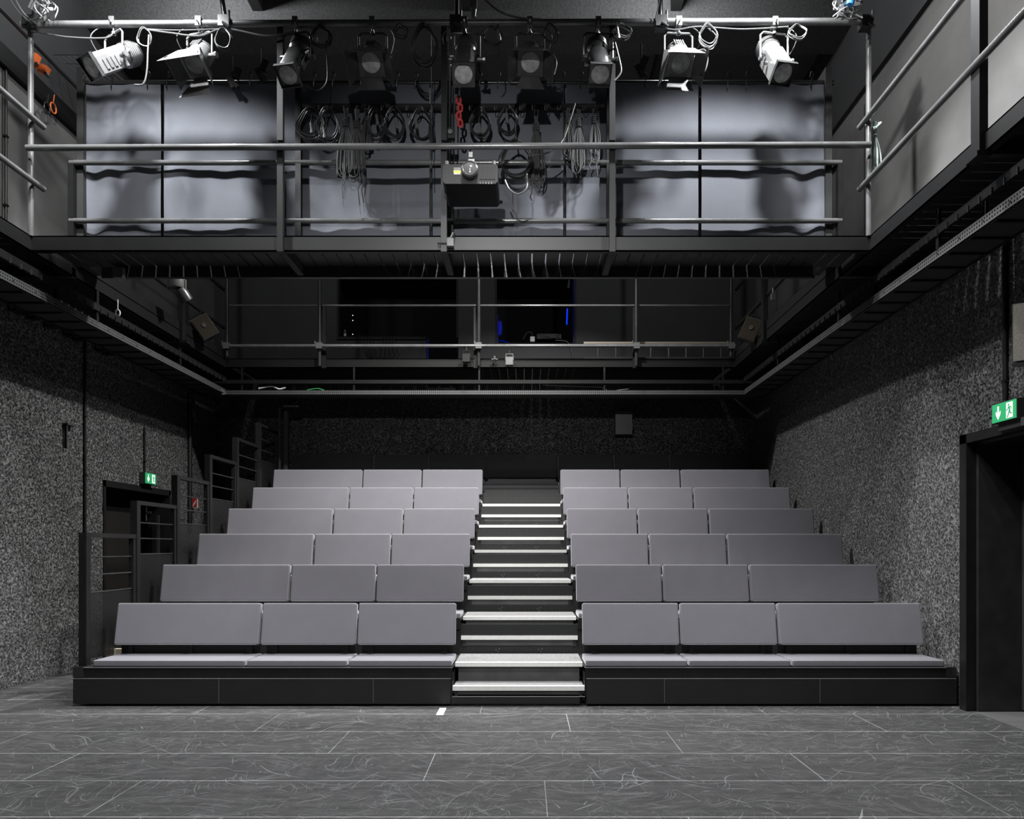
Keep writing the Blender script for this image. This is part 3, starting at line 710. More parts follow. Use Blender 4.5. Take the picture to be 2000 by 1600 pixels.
# cable trays hung under the galleries
def tray_side(s, label):
    XI = -4.55 if s < 0 else 3.33; XO = -5.0 if s < 0 else 3.72
    e = empty('cable_tray', (XI, 7, 3.8))
    def T(name, mb, mat): return adopt(mb.build(name, mat), e)
    mb = MB(); mb.box(min(XI, XI + s * .004), max(XI, XI + s * .004), 1.5, GY - .04, 3.765, 3.845); mb.box(min(XI, XI + s * .03), max(XI, XI + s * .03), 1.5, GY - .04, 3.765, 3.772)
    T('slotted_rail', mb, M['trayside'])
    mb = MB(); mb.box(min(XO, XO + s * .02), max(XO, XO + s * .02), 1.5, GY + .3, 3.80, 3.86); T('outer_rail', mb, M['black'])
    mb = MB(); xa = XI - s * .02
    mb.box(min(xa, xa + s * .03), max(xa, xa + s * .03), 1.5, GY - .04, 3.95, 4.02); T('upper_rail', mb, M['black'])
    def rowof(name, mb, mat, y, y1, dy):
        first = T(name, mb, mat); k = 1
        while y + k * dy < y1:
            c = first.copy(); col.objects.link(c); c.parent = e; c.matrix_parent_inverse = first.matrix_parent_inverse; c.location = (0, k * dy, 0); k += 1
    rowof('clip', MB().cbox((xa - s * .006, 2.6, 3.96), (.012, .012, .05)), M['steel'], 2.6, GY - .1, .14)
    rowof('rung', MB().box(min(XI, XO), max(XI, XO), 2.688, 2.712, 3.80, 3.815), M['black'], 2.7, GY, .3)
    T('light_block', MB().box(min(XI + s * .01, XO), max(XI + s * .01, XO), 1.5, GY + .3, 3.816, 3.85), M['matte'])  # solid sheet added to stop light leaking past the tray
    for y in (2.2, 4.1, 6.0, 7.9, 9.8):
        T('hanger', MB().box(XI + s * .01 - .012, XI + s * .01 + .012, y - .02, y + .02, 3.84, 4.17), M['black'])
        T('hanger', MB().box(XO - .012, XO + .012, y - .02, y + .02, 3.86, 4.25), M['black'])
    tag(e, label, 'cable tray')
tray_side(-1, 'slotted cable tray hung under the left side gallery')
tray_side(1, 'slotted cable tray hung under the right side gallery')
e = empty('cable_tray', (-.6, GY, 3.8))
def T(name, mb, mat): return adopt(mb.build(name, mat), e)
T('slotted_rail', MB().box(-4.55, 3.33, GY - .04, GY - .036, 3.765, 3.83), M['trayback'])
T('upper_rail', MB().box(-4.55, 3.33, GY - .05, GY - .02, 3.93, 3.985), M['black'])
T('light_block', MB().box(-4.8, 3.6, GY - .03, GY + .4, 3.80, 3.83), M['matte'])  # added sheet that keeps leaking light off the rear wall
T('outer_rail', MB().box(-4.9, 3.6, GY + .4, GY + .43, 3.80, 3.86), M['black'])
mb = MB(); x = -4.4
while x < 3.3:
    mb.box(x - .02, x + .02, GY + .39, GY + .40, 3.86, 3.99); x += .19
T('hook_strip', mb, M['steel'])
for x in (-4.3, -2.6, -.7, 1.2, 3.0): T('hanger', MB().box(x - .012, x + .012, GY - .035, GY - .02, 3.83, 4.18), M['black'])
tag(e, 'slotted cable tray hung under the rear gallery across the back', 'cable tray')
# socket boxes along the walls under the galleries
def sockets(s, pts, side):
    X = XR - .06 if s > 0 else XL + .06
    proto = None
    for i, (x, y) in enumerate(pts):
        Y = X * F / (x - VX); z = at(x, y, Y).z
        if proto is None:
            proto = empty('socket_box', (X, Y, z)); MB().cbox((0, 0, 0), (.10, .09, .11)).build('box', M['black'], proto)
            MB().cyl((0, -.045, 0), (0, -.055, 0), .034, 14).build('socket_ring', M['cablegrey'], proto); o = proto
        else: o = copy_tree(proto)
        o.location = (X, Y, z)
        tag(o, f'small black socket box under {side} gallery, {ORD[i]} counting from the front', 'socket', f'socket boxes under the {side} gallery')
    tr = MB().box(min(X, X + s * .05), max(X, X + s * .05), 1.5, 11.0, 3.93, 3.97) if False else None
sockets(1, [(1829, 537), (1812, 548), (1796, 558), (1764, 580), (1748, 590), (1724, 606), (1712, 614), (1686, 631), (1655, 652), (1642, 661), (1620, 675)], 'right')
sockets(-1, [(30, 598), (43, 604), (64, 614), (100, 631), (136, 648), (154, 657), (197, 678), (212, 685)], 'left')

# ------------------------------------------------------------------ drapes behind the bridge
DY = 7.54
dx = [165, 317, 580, 842, 1103, 1367, 1612]
pn = ['outermost left grey curtain panel behind the bridge', 'wide grey curtain panel left of the cable rack', 'grey curtain panel behind the left half of the cable rack',
      'grey curtain panel behind the projector', 'grey curtain panel right of the cable rack', 'outermost right grey curtain panel with soft folds']
for i in range(6):
    xa, xb = at(dx[i] + 3, 0, DY).x, at(dx[i + 1] - 3, 0, DY).x
    zt_, zb = 6.14, 4.33; nx, nz = 60, 24; m = MB(); vs = []
    amp = (.013, .005, .008, .010, .004, .013)[i]
    for k in range(nz + 1):
        for jx in range(nx + 1):
            u = jx / nx; v = k / nz; x = xa + (xb - xa) * u
            wv = amp * (math.sin(u * (xb - xa) * 21 + i) * .6 + math.sin(u * (xb - xa) * 9.3 + 2 * i + v * 1.5) * .7)
            if i == 5: wv *= (.15 + u ** 2 * 1.6)
            if i == 0: wv *= (1.3 - .8 * u)
            vs.append((x, DY + wv + .004 * math.sin(v * 9 + u * 5), zt_ + (zb - zt_) * v + (.004 * math.sin(u * 14) if k == nz else 0)))
    fs = [(k * (nx + 1) + jx, k * (nx + 1) + jx + 1, (k + 1) * (nx + 1) + jx + 1, (k + 1) * (nx + 1) + jx) for k in range(nz) for jx in range(nx)]
    m.add(vs, fs); tag(m.build('stage_curtain', M['drape'], sharp=80), pn[i], 'curtain', 'grey curtain panels behind the bridge')
pp = MB().cyl((at(150, 0, DY).x, DY + .02, 6.17), (at(1630, 0, DY).x, DY + .02, 6.17), .024)
e = empty('curtain_rail', (-.69, DY, 6.17)); adopt(pp.build('tube', M['steel']), e)
x = at(165, 0, DY).x; k = 0
while x < at(1610, 0, DY).x:
    hk = MB().tube(smooth_path([(x, DY - .01, 6.21), (x + .01, DY - .02, 6.26), (x + .03, DY - .02, 6.23), (x + .005, DY - .02, 6.16), (x, DY - .02, 6.09)], 3), .005, 5)
    adopt(hk.build('hook', M['black']), e); x += .28 + .1 * math.sin(k * 2.1); k += 1
tag(e, 'dark curtain rail with hooks above the grey curtains', 'curtain rail')
for xx, lb in ((160, 'black pole at left edge of the grey curtains'), (1617, 'black pole at right edge of the grey curtains')):
    X = at(xx, 0, DY).x; tag(MB().box(X - .035, X + .03, DY - .03, DY + .3, ZD, 6.3).build('curtain_pole', M['matte']), lb, 'pole')
for i, xx in enumerate((317, 842, 1103, 1367)):
    X = at(xx, 0, DY + .12).x
    tag(MB().cyl((X, DY + .12, ZD), (X, DY + .12, 6.17), .018, 10).build('curtain_pole', M['steel']), ['thin dark pole in the gap right of the outermost left curtain', 'thin dark pole in the curtain gap left of the projector', 'thin dark pole in the curtain gap right of the projector', 'thin dark pole in the gap between the two right curtains'][i], 'pole')
tag(box_obj('rear_blackout_cloth', (XIL + .05, XIR - .1, DY + .36, DY + .38, ZD, 6.15), M['matte']), 'black backing cloth seen in the curtain gaps', 'cloth')

# ------------------------------------------------------------------ lighting pipe
PY = 6.80
e = empty('lighting_pipe', (-.69, PY, 6.28))
adopt(MB().tube([at(42, 48, PY), at(1688, 42, PY)], .030, 14).build('tube', M['lampgrey']), e)
for xx in (60, 440, 890, 1290, 1690):
    p = at(xx, 46, PY); m = MB(); m.cbox(p, (.10, .10, .10)); m.cyl(p + Vector((.05, -.04, 0)), p + Vector((.05, -.04, .09)), .012, 8); m.cyl(p + Vector((0, -.06, -.03)), p + Vector((.06, -.06, -.07)), .012, 8)
    adopt(m.build('clamp', M['steel']), e)
for xx, dx_ in ((440, -.25), (892, 0), (1290, .0)):
    p = at(xx, 40, PY); adopt(MB().cyl(p, p + Vector((dx_, .1, 1.45)), .022).build('hanger', M['steel']), e)
tag(e, 'horizontal lighting pipe carrying nine stage lights above the bridge', 'pipe')
# long thin signal wires sagging along the pipe
def wire(pts, r, mat, label, name='cable', cat='cable', grp=None):
    o = MB().tube(smooth_path(pts, 8), r, 6).build(name, mat); tag(o, label, cat, grp); return o
wire([at(60, 60, 6.78), at(130, 72, 6.78), at(205, 74, 6.78), at(222, 62, 6.78)], .006, M['cablegrey'], 'thin cable sagging along left end of the lighting pipe')
wire([at(288, 58, 6.77), at(330, 64, 6.76), at(390, 70, 6.76), at(440, 56, 6.77), at(520, 70, 6.77), at(575, 62, 6.78)], .007, M['cablegrey'], 'light grey cable strung between second and third stage lights')
wire([at(288, 57, 6.77), at(350, 59, 6.77), at(440, 56, 6.77)], .005, M['cablegrey'], 'thin pale cable just under the pipe above the second stage light')
wire([at(1280, 52, 6.77), at(1320, 58, 6.76), at(1365, 52, 6.76), at(1450, 57, 6.77), at(1540, 52, 6.77)], .006, M['cablegrey'], 'light grey cable strung between the last two stage lights')
wire([at(948, 0, 6.7), at(975, 22, 6.7), at(1010, 34, 6.72), at(1058, 38, 6.75)], .008, M['cablegrey'], 'grey cable curving down to the middle of the lighting pipe')
wire([at(30, 0, 6.6), at(48, 28, 6.65), at(75, 50, 6.75)], .008, M['cablegrey'], 'grey cable dropping onto the left end of the pipe')
wire([at(20, 0, 6.6), at(38, 25, 6.65), at(62, 46, 6.75)], .006, M['cablegrey'], 'thin cable beside the drop at left pipe end')
wire([at(1288, 0, 6.7), at(1284, 20, 6.72), at(1280, 40, 6.75)], .006, M['cablegrey'], 'thin grey wire dropping to the pipe left of the eighth light')
wire([at(1124, 202, 7.2), at(1112, 240, 7.15), at(1098, 276, 7.0), at(1070, 298, 6.95), at(1030, 305, 6.95)], .007, M['cablegrey'], 'long grey cable slanting past the right end of the rack')

# ------------------------------------------------------------------ stage lights
def yoke_obj(parent, half, drop, mat, top=-.09):
    r = .02; pts = [(-half, 0, drop), (-half, 0, top - .03), (-half + .03, 0, top), (half - .03, 0, top), (half, 0, top - .03), (half, 0, drop)]
    m = MB(); m.tube(pts, .0095, 8)
    m.cyl((-half - .012, 0, drop), (-half + .02, 0, drop), .02, 10); m.cyl((half - .02, 0, drop), (half + .03, 0, drop), .02, 10)
    m.cyl((half + .03, 0, drop), (half + .05, 0, drop), .026, 8)
    return m.build('yoke', mat, parent)
def clamp_obj(parent, mat):
    m = MB(); m.cbox((0, 0, .0), (.05, .085, .08)); m.cyl((0, 0, -.04), (0, 0, -.10), .012, 8); m.cyl((0, 0, -.085), (0, 0, -.10), .024, 8); m.cyl((0, -.045, -.01), (0, -.075, -.02), .009, 6)
    return m.build('clamp', mat, parent)
def cable_tail(parent, side, mat):
    pts = smooth_path([(side * .02, .05, -.02), (side * -.12, .02, -.02), (side * -.2, -.02, -.14), (side * -.15, .06, -.26), (side * -.04, .12, -.30)], 6)
    return MB().tube(pts, .0045, 6).build('power_cable', mat, parent)
def profile_light(xpx, pan, tilt, mat, label, square=False, dz=0.0, cab=1):
    p = at(xpx, 46, PY)
    e = empty('profile_spotlight', p)
    clamp_obj(e, M['chrome']); yk = yoke_obj(e, .135, -.33, mat); yk.rotation_euler = (0, 0, pan)
    bd = MB(); 
    # rear lamp house (finned), waist, barrel
    bd.lathe([(.03, .30), (.085, .285), (.10, .24), (.10, .13), (.085, .10), (.075, .05)], n=20)
    for k in range(5): bd.lathe([(.106, .145 + .022 * k), (.106, .151 + .022 * k)], n=20)
    if square:
        prof = [(-.09, -.085), (-.09, .05), (-.06, .09), (.06, .09), (.09, .05), (.09, -.085)]
        bd.prism(prof, lambda a, b_, t: Vector((a, t, b_)), .06, -.26)
        for k in range(4): bd.box(.09, .097, -.20 + .05 * k, -.17 + .05 * k, -.06, .02)
    else:
        bd.lathe([(.078, .07), (.098, .04), (.10, -.25), (.096, -.26)], n=24)
        bd.box(.07, .11, -.18, .02, -.03, .03)
    body = bd.build('body', mat, e); body.location = (0, 0, -.33); body.rotation_euler = (tilt, 0, pan)
    body.rotation_mode = 'XYZ'
    # local -Y is the beam direction; positive tilt about X lowers the front
    fr = MB(); s_ = .098
    o, i_ = s_, .080
    fr.prism([(-s_, -s_), (s_, -s_), (s_, s_), (-s_, s_)], lambda a, b_, t: Vector((a, t, b_)), -.262, -.270)
    fr.box(-s_, s_, -.30, -.262, s_ - .004, s_); fr.box(-s_, -s_ + .004, -.30, -.262, -s_, s_); fr.box(s_ - .004, s_, -.30, -.262, -s_, s_); fr.box(-s_, s_, -.30, -.262, -s_, -s_ + .004)
    fr.build('gel_frame', M['lamp'], body)
    MB().lathe([(.080, -.270), (.080, -.276), (.05, -.284), (.004, -.288)], n=28).build('lens', M['lens'], body)
    h_ = MB().tube(smooth_path([(.10, .02, -.02), (.15, .05, 0), (.15, .10, .02), (.10, .13, .02)], 4), .008, 6); h_.build('handle', mat, body)
    k_ = MB(); k_.cyl((-.10, -.1, 0), (-.13, -.1, 0), .016, 8); k_.cyl((-.10, 0, .03), (-.135, 0, .03), .016, 8); k_.build('knob', M['chrome'], body)
    cable_tail(e, cab, M['cablegrey'])
    tag(e, label, 'stage light', 'stage lights on the lighting pipe'); return e
def fresnel_light(xpx, pan, tilt, mat, label, doors, cab=1, clip=None):
    p = at(xpx, 46, PY)
    e = empty('fresnel_spotlight', p)
    clamp_obj(e, M['chrome']); yk = yoke_obj(e, .128, -.31, mat); yk.rotation_euler = (0, 0, pan)
    bd = MB(); bd.lathe([(.02, .165), (.07, .155), (.098, .12), (.10, .10), (.094, .095), (.102, .06), (.105, -.08), (.115, -.085), (.115, -.11)], n=28)
    for k in range(5): bd.box(-.05 + .02 * k, -.042 + .02 * k, .02, .11, .09, .106)
    bd.box(-.115, .115, -.125, -.105, -.115, .115)
    body = bd.build('body', mat, e); body.location = (0, 0, -.31); body.rotation_euler = (tilt, 0, pan)
    MB().lathe([(.083, -.125), (.083, -.13), (.05, -.142), (.004, -.15)], n=28).build('lens', M['lens'], body)
    for (which, ang, a0, a1, ln) in doors:
        # flap: hinge on one side of a square of half-size .115, opening angle ang from the beam axis
        m = MB(); t = .003
        m.prism([(-a0, 0), (a0, 0), (a1, ln), (-a1, ln)], lambda a, b_, t_: Vector((a, -b_, t_)), 0, t)
        d = m.build('barn_door', mat, body)
        rot = {'top': 0, 'right': PI / 2, 'bottom': PI, 'left': -PI / 2}[which]
        d.matrix_local = Matrix.Rotation(rot, 4, 'Y') @ Matrix.Translation((0, -.13, .115)) @ Matrix.Rotation(-ang, 4, 'X')
    k_ = MB(); k_.cyl((-.105, 0, 0), (-.135, 0, 0), .018, 8); k_.cyl((.105, 0, 0), (.135, 0, 0), .018, 8); k_.build('knob', M['chrome'], body)
    if clip:
        c = MB(); c.cyl((clip, -.12, .04), (clip * 1.15, -.16, -.05), .013, 8); c.cyl((clip, -.12, .04), (clip, -.12, .06), .018, 8); c.build('handle', M['blue'], body)
    cable_tail(e, cab, M['cablegrey'])
    tag(e, label, 'stage light', 'stage lights on the lighting pipe'); return e
D4 = [('top', R(9), .11, .17, .17), ('bottom', R(16), .08, .13, .17), ('left', R(32), .10, .15, .16), ('right', R(32), .10, .15, .16)]
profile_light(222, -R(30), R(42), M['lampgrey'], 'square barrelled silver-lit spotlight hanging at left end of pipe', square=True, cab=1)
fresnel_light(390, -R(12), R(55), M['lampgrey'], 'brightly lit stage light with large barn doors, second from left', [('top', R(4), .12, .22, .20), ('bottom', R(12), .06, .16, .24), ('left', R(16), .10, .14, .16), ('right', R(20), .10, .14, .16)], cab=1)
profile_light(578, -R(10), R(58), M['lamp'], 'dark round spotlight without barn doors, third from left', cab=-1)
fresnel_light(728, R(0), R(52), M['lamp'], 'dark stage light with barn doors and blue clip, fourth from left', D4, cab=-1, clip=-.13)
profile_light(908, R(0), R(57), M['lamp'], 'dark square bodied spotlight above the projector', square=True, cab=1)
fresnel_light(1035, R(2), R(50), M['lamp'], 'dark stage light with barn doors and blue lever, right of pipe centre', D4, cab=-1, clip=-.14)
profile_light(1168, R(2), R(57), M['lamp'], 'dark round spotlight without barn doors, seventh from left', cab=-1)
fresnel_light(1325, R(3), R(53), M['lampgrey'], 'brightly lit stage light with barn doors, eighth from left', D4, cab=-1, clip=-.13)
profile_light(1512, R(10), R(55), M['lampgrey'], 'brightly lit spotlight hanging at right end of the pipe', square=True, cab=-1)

# ------------------------------------------------------------------ coils, ropes
def coil_mesh(rx, rz, n, r, jit=.12, seed=0, dy=.06):
    rnd = random.Random(seed); m = MB()
    for k in range(n):
        a = rx * (1 + rnd.uniform(-jit, jit)); b_ = rz * (1 + rnd.uniform(-jit, jit)); cx = rnd.uniform(-.1, .1) * rx; tp = rnd.uniform(0, .012)
        cy = rnd.uniform(-dy, dy) * .5; sk = rnd.uniform(-.15, .15)
        pts = []
        for i in range(22):
            t = 2 * PI * i / 22; z = b_ * math.cos(t) - b_ + tp
            sq = .55 + .45 * min(1, (1 - math.cos(t)))          # narrower at the hanging point
            pts.append((cx * (1 - math.cos(t)) / 2 + a * math.sin(t) * sq + sk * z * .3, cy + .01 * math.sin(3 * t), z))
        m.tube(pts, r, 6, closed=True)
    return m
def coil(x, ytop, Y, rxp, rzp, n, r, mat, label, grp, seed, plug=True):
    s = Y / F; p = at(x, ytop, Y)
    e = empty('cable_coil', p)
    coil_mesh(rxp * s, rzp * s, n, r, seed=seed).build('loops', mat, e)
    if plug:
        rnd = random.Random(seed + 5); m = MB(); q = Vector((rxp * s * rnd.uniform(-.7, .7), -.05, -rzp * s * rnd.uniform(.5, 1.3)))
        m.cyl(q, q + Vector((.01, 0, -.07)), .014, 8); m.cyl(q + Vector((.01, 0, -.07)), q + Vector((.012, 0, -.10)), .018, 8)
        m.build('plug', M['cablegrey'], e)
        MB().tube(smooth_path([q, q + Vector((.0, .02, .06)), (q.x * .5, .02, q.z * .3), (0, 0, 0)], 4), r, 6).build('tail', mat, e)
    tag(e, label, 'cable coil', grp)
G1 = 'cable coils hanging on the rack'
RK = 7.33
for i, (x, yt, rx, rz, n, mat, lb) in enumerate([
    (608, 213, 26, 30, 8, 'rubber', 'glossy black cable coil at far left of the rack'),
    (640, 213, 22, 33, 9, 'rubber', 'black cable coil with grey plugs, second from left on rack'),
    (733, 213, 16, 30, 7, 'rubber', 'small tangled cable coil right of the left rope bundles'),
    (771, 211, 19, 31, 8, 'rubber', 'round black cable coil near middle of the left rack half'),
    (822, 213, 22, 30, 6, 'rubber', 'open black cable coil next to the multicoloured cable bunch'),
    (937, 213, 19, 28, 7, 'rubber', 'black cable coil right of the red strap'),
    (992, 210, 19, 25, 6, 'rubber', 'small black coil with dangling pale plug on right rack half'),
    (1008, 275, 30, 37, 10, 'rubber', 'large dark cable coil hanging right of the projector')]):
    coil(x, yt, RK if i < 7 else 7.2, rx, rz, n, .0055, M['cablegrey'] if i in (0, 1) and False else M[mat], lb, G1, 30 + i, plug=i != 7)
wire([at(1008, 215, RK), at(1006, 245, 7.3), at(1008, 278, 7.2)], .008, M['rubber'], 'black tie line holding the large coil beside the projector', 'tie_line', 'rope')
def bundle(x, ytop, Y, length_px, wpx, n, r, mat, label, seed, name='rope_bundle', cat='rope bundle', grp='rope bundles hanging on the rack', tails=2):
    rnd = random.Random(seed); s = Y / F; p = at(x, ytop, Y); e = empty(name, p); m = MB(); Ln = length_px * s; W = wpx * s
    neck = .22 * Ln
    for k in range(n):
        a = rnd.uniform(-1, 1) * W * .5; b_ = rnd.uniform(-1, 1) * W * .5; L1 = Ln * rnd.uniform(.80, 1.0); y1, y2 = rnd.uniform(-.03, .03), rnd.uniform(-.03, .03)
        pts = smooth_path([(a * .25, y1 * .4, 0), (a * .18, y1 * .2, -neck), (a * .9, y1, -L1 * .6), (a, y1, -L1 * .93), ((a + b_) / 2, (y1 + y2) / 2, -L1), (b_, y2, -L1 * .93), (b_ * .9, y2, -L1 * .6), (b_ * .18, y2 * .2, -neck), (b_ * .25, 0, 0)], 4)
        m.tube(pts, r, 5)
    m.build('strands', mat, e)
    kn = MB()
    for k in range(4): 
        zz = -neck + .012 * (k - 1.5) * 1.6; kn.tube([(W * .17 * math.cos(t * PI / 5), .03 * math.sin(t * PI / 5), zz + .004 * math.sin(t)) for t in range(10)], r * 1.2, 5, closed=True)
    kn.build('wrap', mat, e)
    if tails:
        tm = MB()
        for k in range(tails):
            a = rnd.uniform(-.4, .4) * W; tm.tube(smooth_path([(a, -.02, -Ln * .8), (a + .01, -.025, -Ln * 1.02), (a - .01, -.025, -Ln * 1.12), (a + .006, -.025, -Ln * rnd.uniform(1.15, 1.35))], 4), r, 5)
        tm.build('tail', mat, e)
    tag(e, label, cat, grp)
bundle(676, 212, RK, 136, 34, 14, .006, M['rope'], 'longest black rope bundle, left one of the left pair on rack', 3)
bundle(697, 214, RK, 142, 36, 15, .006, M['rope'], 'black rope bundle crossing the one beside it near left', 4)
bundle(716, 213, RK, 82, 22, 10, .005, M['rope'], 'short black rope bundle between long ropes and small coil', 5, tails=0)
bundle(843, 212, RK, 68, 16, 8, .005, M['rubber'], 'multicoloured thin cable bunch left of the centre post', 6, name='cable_bundle', cat='cable bundle', tails=0)
bundle(1047, 216, RK, 152, 34, 16, .006, M['rope'], 'thick long cable bundle right of the projector', 7, tails=1)
bundle(1110, 212, RK, 104, 22, 10, .006, M['rope'], 'slim rope bundle, left one of the right pair on rack', 8, tails=0)
bundle(1130, 214, RK, 130, 28, 12, .006, M['rope'], 'longer rope bundle, right one of the right pair on rack', 9, tails=0)
bundle(1160, 214, RK, 100, 24, 11, .006, M['rope'], 'knotted rope bundle at far right of the rack with two tails', 10, tails=2)
bundle(1707, 238, 6.9, 102, 26, 9, .0065, M['greencord'], 'pale green cord bundle knotted on the right gallery handrail', 12, name='cord_bundle', cat='cord bundle', grp=None, tails=0)
m = MB(); p = at(1704, 245, 6.9)
for k in range(3): m.tube([p + Vector((.055 * math.cos(t * PI / 6) + .01 * k, .05 * math.sin(t * PI / 6), .05 * math.sin(t * PI / 6 + .6 * k) - .01 * k)) for t in range(12)], .009, 6, closed=True)
tag(m.build('cord_knot', M['greencord']), 'pale green looped knot around the right gallery handrail', 'knot')
# loops hanging off the pipe
G2 = 'cable loops hanging on the lighting pipe'
for i, (x, yt, rx, rz, n, mat, lb) in enumerate([
    (283, 58, 14, 17, 2, 'cablegrey', 'pale cable loop between first and second stage lights'),
    (437, 58, 16, 20, 3, 'cablegrey', 'pale cable loops right of the second stage light'),
    (626, 52, 20, 20, 5, 'rubber', 'black cable loops right of the third stage light'),
    (783, 52, 15, 12, 2, 'rubber', 'small black cable loop right of the fourth stage light'),
    (829, 50, 25, 38, 9, 'rubber', 'big oval black cable coil hanging left of pipe centre'),
    (962, 52, 19, 18, 4, 'rubber', 'black cable loops with connectors right of the centre light'),
    (1075, 48, 14, 18, 2, 'rubber', 'thin cable loop right of the sixth stage light'),
    (1215, 50, 18, 12, 4, 'cablegrey', 'glossy cable loops right of the seventh stage light'),
    (1382, 50, 17, 21, 4, 'cablegrey', 'bright cable loops right of the eighth stage light'),
    (1558, 50, 17, 14, 3, 'cablegrey', 'pale cable loops right of the last stage light')]):
    coil(x, yt, 6.76, rx, rz, n, .0052, M[mat], lb, G2, 60 + i, plug=i in (5, 7))
for i, (a, lb) in enumerate(([[(291, 60), (290, 90), (292, 130), (284, 158), (265, 166)], 'long pale cable dangling right of the first stage light'], [(638, 88), (638, 140), (630, 168), (598, 165)], ) and []):
    pass
wire([at(291, 68, 6.74), at(289, 100, 6.74), at(287, 140, 6.74), at(280, 164, 6.74), at(263, 166, 6.74)], .008, M['cablegrey'], 'long pale cable dangling right of the first stage light')
wire([at(637, 80, 6.74), at(639, 120, 6.74), at(638, 160, 6.74), at(620, 176, 6.74), at(596, 165, 6.74)], .006, M['rubber'], 'thin black cable dangling right of the third stage light')
wire([at(977, 60, 6.74), at(974, 90, 6.74), at(975, 110, 6.74), at(968, 122, 6.74)], .006, M['rubber'], 'thin black cable dangling under the loops at pipe centre')
wire([at(1363, 100, 6.70), at(1376, 98, 6.7), at(1382, 115, 6.7), at(1378, 135, 6.7), at(1368, 150, 6.7)], .008, M['cablegrey'], 'pale cable arc beside the eighth stage light')
wire([at(1070, 104, 6.72), at(1082, 108, 6.72), at(1087, 125, 6.72), at(1082, 146, 6.72)], .007, M['cablegrey'], 'pale cable arc beside the sixth stage light')
wire([at(1201, 82, 6.72), at(1208, 110, 6.72), at(1213, 140, 6.72), at(1200, 158, 6.72)], .008, M['cablegrey'], 'pale cable arc beside the seventh stage light')
wire([at(1002, 400, 7.0), at(1000, 370, 6.95), at(990, 352, 6.9)], .004, M['rubber'], 'thin cord below the projector side')
wire([at(986, 352, 6.85), at(995, 370, 6.85), at(1012, 379, 6.85), at(1028, 368, 6.85), at(1029, 340, 6.9)], .009, M['cablegrey'], 'shiny cable loop hanging right of the projector')
# clutter of cables at both pipe ends
for (cx, cy, lb, sd) in ((85, 18, 'tangle of pale cables and clamps above the left pipe end', 1), (1655, 15, 'tangle of pale cables and clamps above the right pipe end', 2)):
    rnd = random.Random(sd); m = MB(); Y = 6.6
    for k in range(9):
        pts = [at(cx + rnd.uniform(-30, 30), cy - 30 + 16 * j_ + rnd.uniform(-6, 6), Y + rnd.uniform(-.1, .1)) for j_ in range(4)]
        m.tube(smooth_path(pts, 5), .006, 5)
    for k in range(3): m.cbox(at(cx + rnd.uniform(-20, 20), cy + rnd.uniform(-15, 15), Y), (.04, .05, .09), Euler((rnd.random(), rnd.random(), 0)).to_matrix())
    tag(m.build('cable_tangle', M['lampgrey']), lb, 'cables')
b = MB().cyl(at(1661, 2, 6.5), at(1659, 10, 6.5), .03, 10); tag(b.build('blue_connector', M['blue']), 'blue round connector in the cables at right pipe end', 'connector')
# red strap
e = empty('red_strap', at(897, 190, 6.95))
for k in range(4):
    p = at(897 + (2 if k % 2 else -1), 196 + k * 15, 6.95)
    adopt(MB().tube([p + Vector((.018 * math.cos(t * PI / 6), 0, .036 * math.sin(t * PI / 6))) for t in range(12)], .011, 6, closed=True).build('link', M['red']), e)
tag(e, 'red looped strap hanging below the centre spotlight', 'strap')
# centre hoist poles and chain box
m = MB()
for xx in (878, 887, 842): X = at(xx, 0, 6.98).x; m.cyl((X, 6.98, 4.9 if xx != 842 else 5.0), (X, 6.98, 6.25), .006 if xx != 842 else .004, 8)
tag(m.build('steel_wires', M['steel']), 'thin vertical steel wires beside the centre post', 'wire')
e = empty('pulley_block', at(880, 262, 6.95))
MB().cbox((0, 0, 0), (.08, .05, .10)).build('housing', M['black'], e); MB().cyl((0.0, -.03, 0), (0.0, -.045, 0), .022, 12).build('wheel', M['cablegrey'], e)
tag(e, 'small pulley block beside the centre post above the projector', 'pulley')
m = MB(); p = at(925, 12, 6.75); m.cbox(p + Vector((0, 0, .03)), (.06, .06, .12)); m.cyl(p + Vector((0, 0, -.03)), p + Vector((0, 0, -.10)), .028, 12, .02); tag(m.build('chain_bag', M['lampgrey']), 'grey hoist bag above the middle of the pipe', 'bag')
# projector
e = empty('projector', at(918, 340, 6.8))
zc = at(0, 340, 6.6).z; xc = at(918.5, 0, 6.6).x; wv = 107 * 6.6 / F; hv = 38 * 6.6 / F
bm = MB(); bx0, bx1 = xc - wv / 2, xc + wv / 2
pr = [(bx0, zc - hv / 2 + .02), (bx0 + .02, zc - hv / 2), (bx1 - .02, zc - hv / 2), (bx1, zc - hv / 2 + .02), (bx1, zc + hv / 2 - .015), (bx1 - .015, zc + hv / 2), (bx0 + .015, zc + hv / 2), (bx0, zc + hv / 2 - .015)]
bm.prism(pr, lambda a, b_, t: Vector((a, t, b_)), 6.60, 7.05)
body = adopt(bm.build('body', simple('projector_case', .009, .55, noise=.1, spec=.25)), e)
pc = at(918, 335, 6.58)
adopt(MB().lathe([(.062, .03), (.070, .0), (.072, -.05), (.060, -.06), (.054, -.055)], Matrix.Translation(pc), 28).build('lens_ring', M['lamp']), e)
adopt(MB().lathe([(.052, -.054), (.04, -.06), (.005, -.064)], Matrix.Translation(pc), 24).build('lens', M['lensdark']), e)
q = at(893, 335.5, 6.598)
adopt(MB().cbox(q, (.063, .003, .022)).build('yellow_label', M['yellow']), e)
adopt(MB().cbox(q + Vector((0, 0, .025)), (.063, .003, .025)).build('grey_label', M['cablegrey']), e)
adopt(MB().cbox(q + Vector((0, 0, -.019)), (.058, .003, .008)).build('white_label', M['white']), e)
mm_ = MB()
